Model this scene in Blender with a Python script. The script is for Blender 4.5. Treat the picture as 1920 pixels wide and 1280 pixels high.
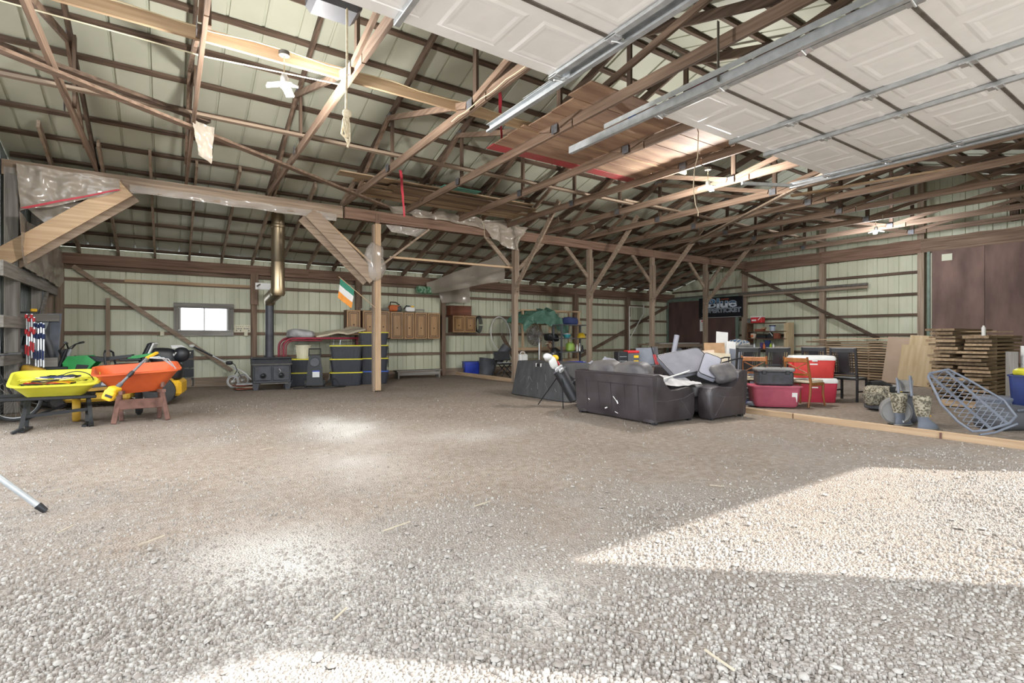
import bpy, math, random
import numpy as np
from mathutils import Vector, Matrix, Euler, noise as mnoise

random.seed(7)
for _o in list(bpy.data.objects):
    bpy.data.objects.remove(_o, do_unlink=True)
S = bpy.context.scene
COL = S.collection
R = math.radians

# ------------------------------------------------------------------ camera
CAM_H, FPX, YAW, HOR = 1.30, 960.0, R(33.87), 632.0
cam_data = bpy.data.cameras.new('camera')
cam_data.lens = 18.0
cam_data.sensor_width = 36.0
cam_data.sensor_fit = 'HORIZONTAL'
cam_data.shift_y = -8.0 / 1920.0
cam_data.clip_start = 0.05
cam_data.clip_end = 300
camera = bpy.data.objects.new('camera', cam_data)
camera.location = (0, 0, CAM_H)
camera.rotation_euler = (R(90), 0, -YAW)
COL.objects.link(camera)
S.camera = camera

# ------------------------------------------------------------------ sky, sun, exposure
world = bpy.data.worlds.new('sky')
S.world = world
world.use_nodes = True
wn = world.node_tree
bg = wn.nodes['Background']
bg.inputs[0].default_value = (0.86, 0.93, 1.0, 1)
bg.inputs[1].default_value = 3.6
sun_data = bpy.data.lights.new('sun', 'SUN')
sun_data.energy = 7.5
sun_data.angle = R(0.8)
sun_data.color = (1.0, 0.985, 0.96)
sun = bpy.data.objects.new('sun', sun_data)
SUNDIR = Vector((-0.755 * 4.35, 0.655 * 4.35, -3.9))
sun.rotation_euler = SUNDIR.to_track_quat('-Z', 'Y').to_euler()
sun.location = (20, -20, 25)
COL.objects.link(sun)
S.view_settings.view_transform = 'Standard'
S.view_settings.look = 'None'
S.view_settings.gamma = 1.0
S.view_settings.use_curve_mapping = False
S.view_settings.exposure = 0.42
LAMP = 520.0

# ------------------------------------------------------------------ survey helpers (world positions measured from the photograph)
FX, FY = math.sin(YAW), math.cos(YAW)
def ray(px, py):
    u = (px - 960.0) / FPX
    return Vector((FX + FY * u, FY - FX * u, (HOR - py) / FPX))
CAMP = Vector((0, 0, CAM_H))
def at(px, py, d): return CAMP + ray(px, py) * d
def G(px, py, z=0.0):
    r = ray(px, py); return CAMP + r * ((z - CAM_H) / r.z)
def onX(px, py, X):
    r = ray(px, py); return CAMP + r * (X / r.x)
def onY(px, py, Y):
    r = ray(px, py); return CAMP + r * (Y / r.y)

# ------------------------------------------------------------------ mesh builder
class MB:
    def __init__(self):
        self.v = []; self.f = []; self.M = None
    def add(self, vs, fs):
        n = len(self.v)
        if self.M is not None:
            vs = [self.M @ Vector(p) for p in vs]
        self.v.extend([tuple(p) for p in vs])
        self.f.extend([tuple(i + n for i in q) for q in fs])
        return self
    def box(self, c, s, rot=None, ch=0.0):
        hx, hy, hz = s[0] / 2, s[1] / 2, s[2] / 2
        m = Matrix.Translation(c)
        if rot is not None: m = m @ Euler(rot).to_matrix().to_4x4()
        if ch <= 0:
            vs = [m @ Vector((x * hx, y * hy, z * hz)) for z in (-1, 1) for y in (-1, 1) for x in (-1, 1)]
            return self.add(vs, [(0, 2, 3, 1), (4, 5, 7, 6), (0, 1, 5, 4), (2, 6, 7, 3), (0, 4, 6, 2), (1, 3, 7, 5)])
        ch = min(ch, hx * .9, hy * .9, hz * .9)
        vs = []; idx = {}
        for sx in (-1, 1):
            for sy in (-1, 1):
                for sz in (-1, 1):
                    for a in range(3):
                        p = [sx * (hx - (0 if a == 0 else ch)), sy * (hy - (0 if a == 1 else ch)), sz * (hz - (0 if a == 2 else ch))]
                        idx[(sx, sy, sz, a)] = len(vs); vs.append(m @ Vector(p))
        fs = []
        for a in range(3):
            b, c2 = [k for k in range(3) if k != a]
            for s1 in (-1, 1):
                q = []
                for (sb, sc) in ((-1, -1), (1, -1), (1, 1), (-1, 1)):
                    k = [0, 0, 0]; k[a] = s1; k[b] = sb; k[c2] = sc
                    q.append(idx[(k[0], k[1], k[2], a)])
                flip = (s1 > 0) != (a != 1)
                fs.append(tuple(reversed(q)) if flip else tuple(q))
            for sb in (-1, 1):
                for sc in (-1, 1):
                    q = []
                    for s1 in (-1, 1):
                        k = [0, 0, 0]; k[a] = s1; k[b] = sb; k[c2] = sc
                        q.append((idx[(k[0], k[1], k[2], b)], idx[(k[0], k[1], k[2], c2)]))
                    fs.append((q[0][0], q[0][1], q[1][1], q[1][0]))
        for sx in (-1, 1):
            for sy in (-1, 1):
                for sz in (-1, 1):
                    fs.append(tuple(idx[(sx, sy, sz, a)] for a in range(3)))
        return self.add(vs, fs)
    def bar(self, p, q, w, h, up=(0, 0, 1), ch=0.0):
        p, q = Vector(p), Vector(q); d = q - p; L = d.length
        if L < 1e-6: return self
        x = d / L; up = Vector(up)
        y = up.cross(x)
        if y.length < 1e-4: y = Vector((0, 1, 0)).cross(x)
        if y.length < 1e-4: y = Vector((1, 0, 0)).cross(x)
        y.normalize(); z = x.cross(y)
        m = Matrix((x, y, z)).transposed().to_4x4(); m.translation = (p + q) / 2
        t = MB(); t.box((0, 0, 0), (L, w, h), None, ch)
        return self.add([m @ Vector(a) for a in t.v], t.f)
    def tube(self, pts, r, seg=8, closed=False, caps=True):
        pts = [Vector(p) for p in pts]; n = len(pts)
        rs = r if isinstance(r, (list, tuple)) else [r] * n
        rings = []; prev = None
        for i, p in enumerate(pts):
            a = pts[(i - 1) % n] if (closed or i > 0) else p
            b = pts[(i + 1) % n] if (closed or i < n - 1) else p
            t = (b - a)
            t = t.normalized() if t.length > 1e-9 else Vector((0, 0, 1))
            if prev is None:
                nrm = t.cross(Vector((0, 0, 1)))
                if nrm.length < 1e-3: nrm = t.cross(Vector((1, 0, 0)))
            else:
                nrm = prev - t * prev.dot(t)
                if nrm.length < 1e-4: nrm = t.cross(Vector((0.3, 0.5, 1)))
            nrm.normalize(); prev = nrm; bn = t.cross(nrm)
            rings.append([p + (nrm * math.cos(2 * math.pi * k / seg) + bn * math.sin(2 * math.pi * k / seg)) * rs[i] for k in range(seg)])
        return self.loft(rings, caps and not closed, caps and not closed, closed)
    def loft(self, rings, cap0=True, cap1=True, closed=False):
        s = len(rings[0]); vs = [p for r_ in rings for p in r_]; fs = []
        n = len(rings)
        for i in range(n if closed else n - 1):
            j = (i + 1) % n
            for k in range(s):
                k2 = (k + 1) % s
                fs.append((i * s + k, i * s + k2, j * s + k2, j * s + k))
        if cap0: fs.append(tuple(reversed(range(s))))
        if cap1: fs.append(tuple(range((n - 1) * s, n * s)))
        return self.add(vs, fs)
    def lathe(self, prof, seg=20, c=(0, 0, 0), m=None, caps=True):
        m2 = Matrix.Translation(c) @ (m if m is not None else Matrix.Identity(4))
        rings = [[m2 @ Vector((r_ * math.cos(2 * math.pi * k / seg), r_ * math.sin(2 * math.pi * k / seg), z)) for k in range(seg)] for r_, z in prof]
        return self.loft(rings, caps, caps)
    def prism(self, poly, t, m=None):
        m = m if m is not None else Matrix.Identity(4)
        a = [m @ Vector((x, y, -t / 2)) for x, y in poly]; b = [m @ Vector((x, y, t / 2)) for x, y in poly]
        return self.loft([a, b])
    def rprism(self, poly, t, r, m=None):
        """prism with rounded rims"""
        m = m if m is not None else Matrix.Identity(4)
        cx = sum(p[0] for p in poly) / len(poly); cy = sum(p[1] for p in poly) / len(poly)
        ext = max(max(abs(p[0] - cx) for p in poly), max(abs(p[1] - cy) for p in poly))
        rings = []
        for z, k in ((-t / 2, r), (-t / 2 + r * .3, r * .3), (-t / 2 + r, 0), (t / 2 - r, 0), (t / 2 - r * .3, r * .3), (t / 2, r)):
            q = 1 - k / ext
            rings.append([m @ Vector((cx + (x - cx) * q, cy + (y - cy) * q, z)) for x, y in poly])
        return self.loft(rings)
    def sheet(self, fn, nu, nv, th=0.004):
        """thick surface from fn(u,v)->point"""
        P = [[Vector(fn(i / nu, j / nv)) for j in range(nv + 1)] for i in range(nu + 1)]
        vs = []; fs = []; w = nv + 1
        off = []
        for i in range(nu + 1):
            for j in range(nv + 1):
                a = P[min(i + 1, nu)][j] - P[max(i - 1, 0)][j]; b = P[i][min(j + 1, nv)] - P[i][max(j - 1, 0)]
                nn = a.cross(b)
                nn = nn.normalized() if nn.length > 1e-9 else Vector((0, 0, 1))
                vs.append(P[i][j]); off.append(P[i][j] - nn * th)
        N = len(vs); vs = vs + off
        for i in range(nu):
            for j in range(nv):
                a, b, c, d = i * w + j, (i + 1) * w + j, (i + 1) * w + j + 1, i * w + j + 1
                fs.append((a, b, c, d)); fs.append((a + N, d + N, c + N, b + N))
        edge = [i * w for i in range(nu + 1)] + [nu * w + j for j in range(1, nv + 1)] + [i * w + nv for i in range(nu - 1, -1, -1)] + [j for j in range(nv - 1, 0, -1)]
        for k in range(len(edge)):
            a, b = edge[k], edge[(k + 1) % len(edge)]
            fs.append((b, a, a + N, b + N))
        return self.add(vs, fs)
    def blob(self, c, s, e1=0.5, e2=0.5, nu=20, nv=12, rot=None, amp=0.0, fr=4.0, seed=0.0):
        m = Matrix.Translation(c)
        if rot is not None: m = m @ Euler(rot).to_matrix().to_4x4()
        pw = lambda a, e: math.copysign(abs(a) ** e, a)
        rings = []
        for j in range(nv + 1):
            ph = -math.pi / 2 + math.pi * (0.03 + 0.94 * j / nv)
            ring = []
            for i in range(nu):
                th = 2 * math.pi * i / nu
                p = Vector((s[0] / 2 * pw(math.cos(ph), e1) * pw(math.cos(th), e2), s[1] / 2 * pw(math.cos(ph), e1) * pw(math.sin(th), e2), s[2] / 2 * pw(math.sin(ph), e1)))
                if amp: p = p * (1 + amp * mnoise.noise(p * fr + Vector((seed, seed * 2, 0))))
                ring.append(m @ p)
            rings.append(ring)
        return self.loft(rings)
    def build(self, name, mat, parent=None, smooth=False, loc=None, angle=40):
        me = bpy.data.meshes.new(name)
        me.from_pydata(self.v, [], self.f)
        if smooth:
            me.polygons.foreach_set('use_smooth', [True] * len(me.polygons))
            me.set_sharp_from_angle(angle=R(angle))
        me.materials.append(mat)
        o = bpy.data.objects.new(name, me)
        COL.objects.link(o)
        if parent is not None: o.parent = parent
        if loc is not None: o.location = loc
        return o

def thing(name, label, cat, loc=(0, 0, 0), rz=0.0, group=None):
    o = bpy.data.objects.new(name, None)
    o.empty_display_size = 0.1
    COL.objects.link(o)
    o.location = loc; o.rotation_euler = (0, 0, R(rz))
    o['label'] = label; o['category'] = cat
    if group: o['group'] = group
    return o
def tag(o, label, cat, group=None):
    o['label'] = label; o['category'] = cat
    if group: o['group'] = group
    return o
def struct(name, label=None):
    o = bpy.data.objects.new(name, None); COL.objects.link(o)
    o['kind'] = 'structure'; o['label'] = label or name.replace('_', ' '); o['category'] = name.split('_')[0]
    return o
def inst(src, parent, loc, rot=None):
    o = src.copy(); COL.objects.link(o); o.parent = parent; o.location = loc
    if rot is not None: o.rotation_euler = rot
    return o
def copy_tree(o, parent=None):
    c = o.copy(); COL.objects.link(c); c.parent = parent
    for ch in list(o.children): copy_tree(ch, c)
    return c
def rel(pts, o):
    l = Vector(o.location); return [Vector(p) - l for p in pts]
ORD = ['first', 'second', 'third', 'fourth', 'fifth', 'sixth', 'seventh', 'eighth', 'ninth', 'tenth', 'eleventh', 'twelfth', 'thirteenth', 'fourteenth', 'fifteenth', 'sixteenth', 'seventeenth', 'eighteenth', 'nineteenth', 'twentieth']
TX = Matrix(((0, 0, 1, 0), (1, 0, 0, 0), (0, 1, 0, 0), (0, 0, 0, 1)))     # prism poly (x,y)->(Y,Z), extruded along X
TY = Matrix(((1, 0, 0, 0), (0, 0, 1, 0), (0, 1, 0, 0), (0, 0, 0, 1)))     # prism poly (x,y)->(X,Z), extruded along Y

# ------------------------------------------------------------------ materials
def lin(h):
    h = h.lstrip('#'); out = []
    for i in (0, 2, 4):
        c = int(h[i:i + 2], 16) / 255.0
        out.append(c / 12.92 if c <= 0.04045 else ((c + 0.055) / 1.055) ** 2.4)
    return out
MATS = {}
def pm(name, c, rough=0.6, metal=0.0, c2=None, scale=6.0, stretch=(1, 1, 1), bump=0.0, bscale=None, rnd=0.10, detail=5.0, lo=0.35, hi=0.68, spec=0.5):
    if name in MATS: return MATS[name]
    m = bpy.data.materials.new(name); m.use_nodes = True; MATS[name] = m
    nt = m.node_tree; n = nt.nodes; l = nt.links
    b = n['Principled BSDF']; b.inputs['Roughness'].default_value = rough; b.inputs['Metallic'].default_value = metal
    b.inputs['Specular IOR Level'].default_value = spec
    a = lin(c); bb = lin(c2) if c2 else [x * 0.80 for x in a]
    tc = n.new('ShaderNodeTexCoord'); mp = n.new('ShaderNodeMapping'); mp.inputs['Scale'].default_value = stretch
    l.new(tc.outputs['Object'], mp.inputs[0])
    oi = n.new('ShaderNodeObjectInfo')
    no = n.new('ShaderNodeTexNoise'); no.noise_dimensions = '4D'
    no.inputs['Scale'].default_value = scale; no.inputs['Detail'].default_value = detail
    l.new(mp.outputs[0], no.inputs['Vector'])
    mu = n.new('ShaderNodeMath'); mu.operation = 'MULTIPLY'; mu.inputs[1].default_value = 37.0
    l.new(oi.outputs['Random'], mu.inputs[0]); l.new(mu.outputs[0], no.inputs['W'])
    rp = n.new('ShaderNodeValToRGB'); rp.color_ramp.elements[0].position = lo; rp.color_ramp.elements[1].position = hi
    rp.color_ramp.elements[0].color = (*bb, 1); rp.color_ramp.elements[1].color = (*a, 1)
    l.new(no.outputs['Fac'], rp.inputs[0])
    mr = n.new('ShaderNodeMapRange'); mr.inputs[3].default_value = 1 - rnd; mr.inputs[4].default_value = 1 + rnd
    l.new(oi.outputs['Random'], mr.inputs[0])
    mx = n.new('ShaderNodeMix'); mx.data_type = 'RGBA'; mx.blend_type = 'MULTIPLY'; mx.inputs[0].default_value = 1
    l.new(rp.outputs[0], mx.inputs[6]); l.new(mr.outputs[0], mx.inputs[7])
    l.new(mx.outputs[2], b.inputs['Base Color'])
    if bump:
        bp = n.new('ShaderNodeBump'); bp.inputs['Strength'].default_value = bump; bp.inputs['Distance'].default_value = 0.02
        if bscale:
            n2 = n.new('ShaderNodeTexNoise'); n2.inputs['Scale'].default_value = bscale; n2.inputs['Detail'].default_value = 6
            l.new(mp.outputs[0], n2.inputs['Vector']); l.new(n2.outputs['Fac'], bp.inputs['Height'])
        else: l.new(no.outputs['Fac'], bp.inputs['Height'])
        l.new(bp.outputs[0], b.inputs['Normal'])
    return m
def wood(name, c, c2, axis='x', rough=0.8, rnd=0.15, sc=1.6):
    st = {'x': (0.35, 7, 7), 'y': (7, 0.35, 7), 'z': (7, 7, 0.35)}[axis]
    return pm(name, c, rough, c2=c2, scale=sc * 2, stretch=st, bump=0.25, rnd=rnd, detail=6, lo=0.3, hi=0.7, spec=0.25)
# timber of the building: old red-brown lumber, dusty beam lumber, fresh lumber
W = {}
for ax in 'xyz':
    W['old' + ax] = wood('old_lumber_' + ax, '#8a7463', '#58473a', ax)
    W['dark' + ax] = wood('dark_lumber_' + ax, '#6c5a4c', '#3a2e26', ax)
    W['dust' + ax] = wood('dusty_lumber_' + ax, '#a08f7d', '#776555', ax)
    W['new' + ax] = wood('fresh_lumber_' + ax, '#c8ad8d', '#a98c6e', ax, rnd=0.08)
    W['red' + ax] = wood('reddish_lumber_' + ax, '#8b7060', '#5e493b', ax)
    W['gry' + ax] = wood('grey_lumber_' + ax, '#9a9690', '#6d6862', ax)
    W['pal' + ax] = wood('pale_plank_' + ax, '#b39c80', '#7d6750', ax, rnd=0.3)
M_roof = pm('roof_steel', '#bdbfae', 0.42, 0.0, '#b1b3a2', 1.3, (1, 1, 1), rnd=0.04)
M_wall = pm('wall_steel', '#cccdb6', 0.5, 0.0, '#babba2', 1.6, (1, 1, .5), rnd=0.04)
M_leftsteel = pm('bare_steel_sheet', '#8e9695', 0.4, 0.3, '#6d7473', 2.0, rnd=0.1)
M_white = pm('door_white_paint', '#fafafa', 0.45, c2='#f4f4f4', rnd=0.02)
M_galv = pm('galvanised_steel', '#c9cdd0', 0.32, 0.45, '#b2b7ba', 12, rnd=0.05)
M_galvd = pm('dull_galvanised', '#7d7972', 0.5, 0.3, '#655f57', 12, rnd=0.05)
M_plate = pm('truss_plate_steel', '#77777a', 0.5, 0.5, '#5c5c60', 14)
M_black = pm('black_plastic', '#26272a', 0.45, c2='#1c1d20', rnd=0.1)
M_blackm = pm('black_metal', '#2b2c2e', 0.4, 0.3, '#1d1e20')
M_rubber = pm('black_rubber', '#2e2e2f', 0.8, c2='#3d3c3a')
M_stove = pm('stove_iron', '#4b4c50', 0.55, 0.3, '#3a3a3d', 5)
M_pipeb = pm('black_stove_pipe', '#4a4b50', 0.5, 0.3, '#3d3d40', 4)
M_pipes = pm('weathered_chimney_steel', '#b39f80', 0.32, 0.85, '#8f8674', 3, (1, 1, .3))
M_tote = pm('tote_black', '#34363e', 0.4, c2='#2a2c33', rnd=0.06)
M_yel = pm('lid_yellow', '#e5da35', 0.45, c2='#d3c62a', rnd=0.04)
M_blue = pm('bin_blue', '#2f47b8', 0.45, c2='#26399a', rnd=0.06)
M_blued = pm('barrel_blue', '#27366b', 0.5, c2='#1f2b57')
M_lidblue = pm('lid_blue', '#3a66c4', 0.45, c2='#2f55a8')
M_cab = pm('cabinet_oak', '#b08a60', 0.45, c2='#9c774e', scale=5, stretch=(6, 6, .5), rnd=0.05)
M_cabd = pm('cabinet_glaze', '#3f2818', 0.5, c2='#352012')
M_cabs = pm('cabinet_side', '#6b4a34', 0.6, c2='#563a28')
M_mahog = pm('mahogany_box', '#7d4a33', 0.5, c2='#5f3524', scale=4, stretch=(.4, 6, 6))
M_cream = pm('cream_foam', '#d3c7b1', 0.8, c2='#c0b298', bump=.3, scale=5)
M_creamp = pm('cream_plastic', '#d9d3bb', 0.5, c2='#cbc4a8')
M_whitep = pm('white_plastic', '#e6e5e2', 0.45, c2='#d8d7d3')
M_cloth = pm('grey_white_cloth', '#c5c3c2', 0.9, c2='#a9a7a8', bump=.4, scale=9)
M_redp = pm('red_frame_paint', '#a6364a', 0.4, c2='#8b2a3c')
M_red = pm('bright_red', '#cf3338', 0.45, c2='#b5282d')
M_cooler = pm('cooler_red', '#d8423c', 0.5, c2='#c83733', rnd=0.02)
M_cooler2 = pm('cooler_crimson', '#c93a4f', 0.5, c2='#b52f45', rnd=0.02)
M_maroon = pm('tote_maroon', '#b85a6c', 0.5, c2='#a84d60', rnd=0.02)
M_orange = pm('barrow_orange', '#d8642f', 0.5, c2='#bd5029', scale=3)
M_orangein = pm('barrow_orange_dusty', '#d3704f', 0.7, c2='#b9603f', scale=3)
M_barY = pm('barrow_yellow', '#d2cd42', 0.45, c2='#c2bc34', scale=3)
M_rust = pm('rusty_steel', '#7d5a4e', 0.7, 0.2, '#5f4238', 10)
M_green = pm('bike_green', '#2f9d4e', 0.35, c2='#248540')
M_mow = pm('mower_yellow', '#d8ac2f', 0.5, c2='#a5803a', scale=5)
M_gold = pm('tool_yellow', '#efbb2c', 0.5, c2='#e0ac20')
M_tool = pm('tool_grey', '#77797c', 0.4, 0.3, '#5f6163')
M_leather = pm('dusty_black_leather', '#4a4446', 0.36, c2='#2f292b', scale=2.5, bump=.12, bscale=40, rnd=0.05)
M_leatherd = pm('dusted_cushion_leather', '#77726e', 0.55, c2='#4a474a', scale=4, bump=.2, bscale=14, rnd=0.05)
M_pad = pm('grey_pad_fabric', '#7e7e85', 0.9, c2='#6b6b73', scale=3, bump=.2, bscale=30)
M_padl = pm('light_grey_pad_cloth', '#8f909a', 0.85, c2='#83848e', scale=3, bump=.2, bscale=20)
M_dust = pm('dusty_grey_plastic', '#8d8c8a', 0.7, c2='#6f6e6c', scale=4)
M_bluegrey = pm('bluegrey_plastic', '#7d828c', 0.6, c2='#666b76', scale=4)
M_darkgrey = pm('dark_grey_plastic', '#5a5b60', 0.55, c2='#4b4c50', scale=4)
M_tarp = pm('green_tarp', '#547a69', 0.5, c2='#3f6152', scale=4)
M_camo = pm('camouflage_cloth', '#a89f8b', 0.85, c2='#5d5748', scale=34, lo=.45, hi=.55, detail=3)
M_camod = pm('dark_camouflage', '#8a8473', 0.85, c2='#4a463b', scale=36, lo=.45, hi=.55, detail=3)
M_board = pm('drywall_tan', '#b09a85', 0.85, c2='#a28c77', scale=1.5)
M_ply = pm('plywood_pale', '#c0ab8b', 0.75, c2='#a9936f', scale=2, stretch=(5, 5, .6))
M_plyb = pm('plywood_brown', '#7b635a', 0.8, c2='#5c4842', scale=1.6, stretch=(2, 2, .6), rnd=0.03)
M_plyd = pm('plywood_dark_brown', '#5e4640', 0.75, c2='#4b3833', scale=1.6, stretch=(2, 2, .6), rnd=0.03)
M_plyo = pm('overhead_plywood', '#b8997f', 0.8, c2='#8a6c5a', scale=2, stretch=(.6, 3, 3), rnd=0.12)
M_plyr = pm('red_painted_ply', '#b5454b', 0.7, c2='#9c5650', scale=3)
M_greenpaint = pm('green_trim_paint', '#6f7f72', 0.6, c2='#5b6a5e')
M_card = pm('cardboard', '#b3916f', 0.85, c2='#a08060')
M_chair = pm('oak_chair', '#9c6230', 0.42, c2='#7f4c22', scale=5, stretch=(4, 4, .6))
M_chairb = pm('black_chair_paint', '#2e2d2f', 0.4, c2='#232224')
M_rope = pm('rope_fibre', '#d8ccb4', 0.9, c2='#bcae92', scale=40)
M_rib = pm('red_ribbon', '#c23a48', 0.6, c2='#a52f3c')
M_copper = pm('wire_cream', '#dccba8', 0.6, c2='#c9b68f')
M_chrome = pm('chrome', '#dfe2e5', 0.22, 0.6, '#cfd3d7')
M_teal = pm('teal_plastic', '#3f8f95', 0.5)
M_tank = pm('green_tank', '#8fb04a', 0.4)
M_hat = pm('hard_hat_yellow', '#ecc52a', 0.35)
M_navy = pm('navy_cloth', '#333f6b', 0.85)
M_purple = pm('purple_paper', '#5a4a86', 0.6)
M_lime = pm('lime_toy', '#b4cf3c', 0.6)
M_glassj = pm('cloudy_plastic', '#aab4c0', 0.3)
M_orangebox = pm('plain_orange', '#d9713a', 0.6)
M_peach = pm('pale_packaging', '#d8c3ae', 0.7)
M_dirtob = pm('stained_wood_red', '#8a4a35', 0.7)
M_spoke = pm('spoke_steel', '#b6b6b4', 0.35, 0.7)
M_concrete = pm('grey_white_pvc', '#d9d8d2', 0.5)
def emis(name, c, s):
    m = bpy.data.materials.new(name); m.use_nodes = True
    b = m.node_tree.nodes['Principled BSDF']; b.inputs['Emission Color'].default_value = (*c, 1); b.inputs['Emission Strength'].default_value = s
    b.inputs['Base Color'].default_value = (.9, .9, .9, 1)
    return m
def clear(name, c, alpha, rough=.15):
    m = bpy.data.materials.new(name); m.use_nodes = True; nt = m.node_tree; b = nt.nodes['Principled BSDF']
    b.inputs['Base Color'].default_value = (*lin(c), 1); b.inputs['Roughness'].default_value = rough; b.inputs['Alpha'].default_value = alpha
    b.inputs['Specular IOR Level'].default_value = .8
    return m
M_film = clear('dusty_plastic_film', '#b5aa9c', 0.62, .2)
M_film2 = clear('clear_plastic_film', '#c3bab0', 0.42, .14)
M_glass = clear('window_glass', '#e8eef2', 0.12, .05)
# ================================================================== SETTING
XL, XR, YB, YP, YF, RIDGE = -2.35, 19.75, 15.9, 12.1, -0.45, 6.0
SL = 0.30
def rz_under(y):            # underside of the rafters
    return 4.41 + SL * (12.1 - y) if y >= RIDGE else 4.41 + SL * (12.1 - RIDGE) - SL * (RIDGE - y)
TH = math.atan(SL)

# ---- floor
def fbm(x, y, s, z=0.0): return mnoise.fractal(Vector((x * s, y * s, z)), 1.0, 2.0, 4)
def sst(a, b, x):
    t = min(1, max(0, (x - a) / (b - a))); return t * t * (3 - 2 * t)
def gravel_amt(x, y):
    d = x * FX + y * FY
    side = x * FY - y * FX
    base = .92 - .92 * sst(1.8, 5.6, d - 0.35 * max(0, side))
    g = base + (0.62 * fbm(x, y, 0.9, 3.1) + .35 * fbm(x, y, 2.6, 8.1)) * (1 if d < 9 else .3) - .08
    if y > 10 or x > 8.2: g -= .6
    return min(1, max(0, g))
def pale_amt(x, y):  # weight of the paler patches in the floor colour, broken up by noise
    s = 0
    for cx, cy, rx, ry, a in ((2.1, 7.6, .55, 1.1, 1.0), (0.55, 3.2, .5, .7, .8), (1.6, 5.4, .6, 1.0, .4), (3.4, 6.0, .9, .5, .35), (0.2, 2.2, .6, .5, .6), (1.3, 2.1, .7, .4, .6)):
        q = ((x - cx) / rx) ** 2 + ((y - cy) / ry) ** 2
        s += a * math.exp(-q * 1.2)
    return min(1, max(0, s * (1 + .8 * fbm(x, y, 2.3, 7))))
M_floor = bpy.data.materials.new('packed_dirt_and_gravel'); M_floor.use_nodes = True
nt = M_floor.node_tree; n_ = nt.nodes; l_ = nt.links; b_ = n_['Principled BSDF']
b_.inputs['Roughness'].default_value = .95; b_.inputs['Specular IOR Level'].default_value = .1
tc = n_.new('ShaderNodeTexCoord')
def _noise(s, d=6):
    q = n_.new('ShaderNodeTexNoise'); q.inputs['Scale'].default_value = s; q.inputs['Detail'].default_value = d; l_.new(tc.outputs['Object'], q.inputs['Vector']); return q
def _ramp(src, stops):
    r_ = n_.new('ShaderNodeValToRGB'); e = r_.color_ramp.elements
    e[0].position, e[0].color = stops[0][0], (*lin(stops[0][1]), 1); e[1].position, e[1].color = stops[-1][0], (*lin(stops[-1][1]), 1)
    for p, c in stops[1:-1]:
        k = e.new(p); k.color = (*lin(c), 1)
    l_.new(src, r_.inputs[0]); return r_
def _mix(f, a, b):
    q = n_.new('ShaderNodeMix'); q.data_type = 'RGBA'; l_.new(f, q.inputs[0]); l_.new(a, q.inputs[6]); l_.new(b, q.inputs[7]); return q.outputs[2]
na, nb, ncn = _noise(1.1), _noise(14, 8), _noise(55, 4)
dirt = _ramp(na.outputs['Fac'], ((.3, '#8c7e70'), (.55, '#9e8f80'), (.75, '#a89a8b')))
fine = _ramp(nb.outputs['Fac'], ((.3, '#84776b'), (.5, '#9d9186'), (.72, '#b9b0a6')))
vor = n_.new('ShaderNodeTexVoronoi'); vor.inputs['Scale'].default_value = 75; l_.new(tc.outputs['Object'], vor.inputs['Vector'])
pebble = _ramp(vor.outputs['Color'], ((.0, '#8d847b'), (.5, '#9a928a'), (1., '#a9a29a')))
hlf = n_.new('ShaderNodeValue'); hlf.outputs[0].default_value = .5
ag = n_.new('ShaderNodeAttribute'); ag.attribute_name = 'gravel'
ad = n_.new('ShaderNodeAttribute'); ad.attribute_name = 'dust'  # paler patch weight, mixes the floor towards the pale tone
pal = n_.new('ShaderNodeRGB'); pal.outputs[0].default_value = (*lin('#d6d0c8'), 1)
c1 = _mix(hlf.outputs[0], dirt.outputs[0], fine.outputs[0])
c2 = _mix(ag.outputs['Fac'], c1, pebble.outputs[0])
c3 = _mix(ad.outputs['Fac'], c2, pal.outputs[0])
l_.new(c3, b_.inputs['Base Color'])
addn = n_.new('ShaderNodeMath'); addn.operation = 'ADD'; l_.new(nb.outputs['Fac'], addn.inputs[0]); l_.new(ncn.outputs['Fac'], addn.inputs[1])
bp = n_.new('ShaderNodeBump'); bp.inputs['Strength'].default_value = .7; bp.inputs['Distance'].default_value = .03
vinv = n_.new('ShaderNodeMath'); vinv.operation = 'MULTIPLY_ADD'; vinv.inputs[1].default_value = -1.1; l_.new(vor.outputs['Distance'], vinv.inputs[0]); l_.new(addn.outputs[0], vinv.inputs[2]); l_.new(vinv.outputs[0], bp.inputs['Height']); l_.new(bp.outputs[0], b_.inputs['Normal'])

xs = np.concatenate([np.array([-40., -20, -10, -5]), np.arange(-3, 20.01, .2), np.array([25., 40, 60])])
ys = np.concatenate([np.array([-60., -30, -15, -6, -3]), np.arange(-1.5, 16.6, .2)])
vv = []; gg = []; dd = []
for y in ys:
    for x in xs:
        ins = XL < x < XR and YF < y < YB
        vv.append((x, y, (.012 * fbm(x, y, .8) - .008) if ins else -.02)); gg.append(gravel_amt(x, y) if ins else .8); dd.append(pale_amt(x, y) if ins else .1)
nx = len(xs); ff = [(j * nx + i, j * nx + i + 1, (j + 1) * nx + i + 1, (j + 1) * nx + i) for j in range(len(ys) - 1) for i in range(nx - 1)]
mf = MB(); mf.v = vv; mf.f = ff
floor = mf.build('floor', M_floor, None, True, angle=180)
floor['kind'] = 'structure'; floor['label'] = 'packed brown dirt floor strewn with pale grey gravel'; floor['category'] = 'floor'
for nm, arr in (('gravel', gg), ('dust', dd)):  # gravel cover and paler patch weight per vertex
    at_ = floor.data.attributes.new(nm, 'FLOAT', 'POINT'); at_.data.foreach_set('value', arr)

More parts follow.
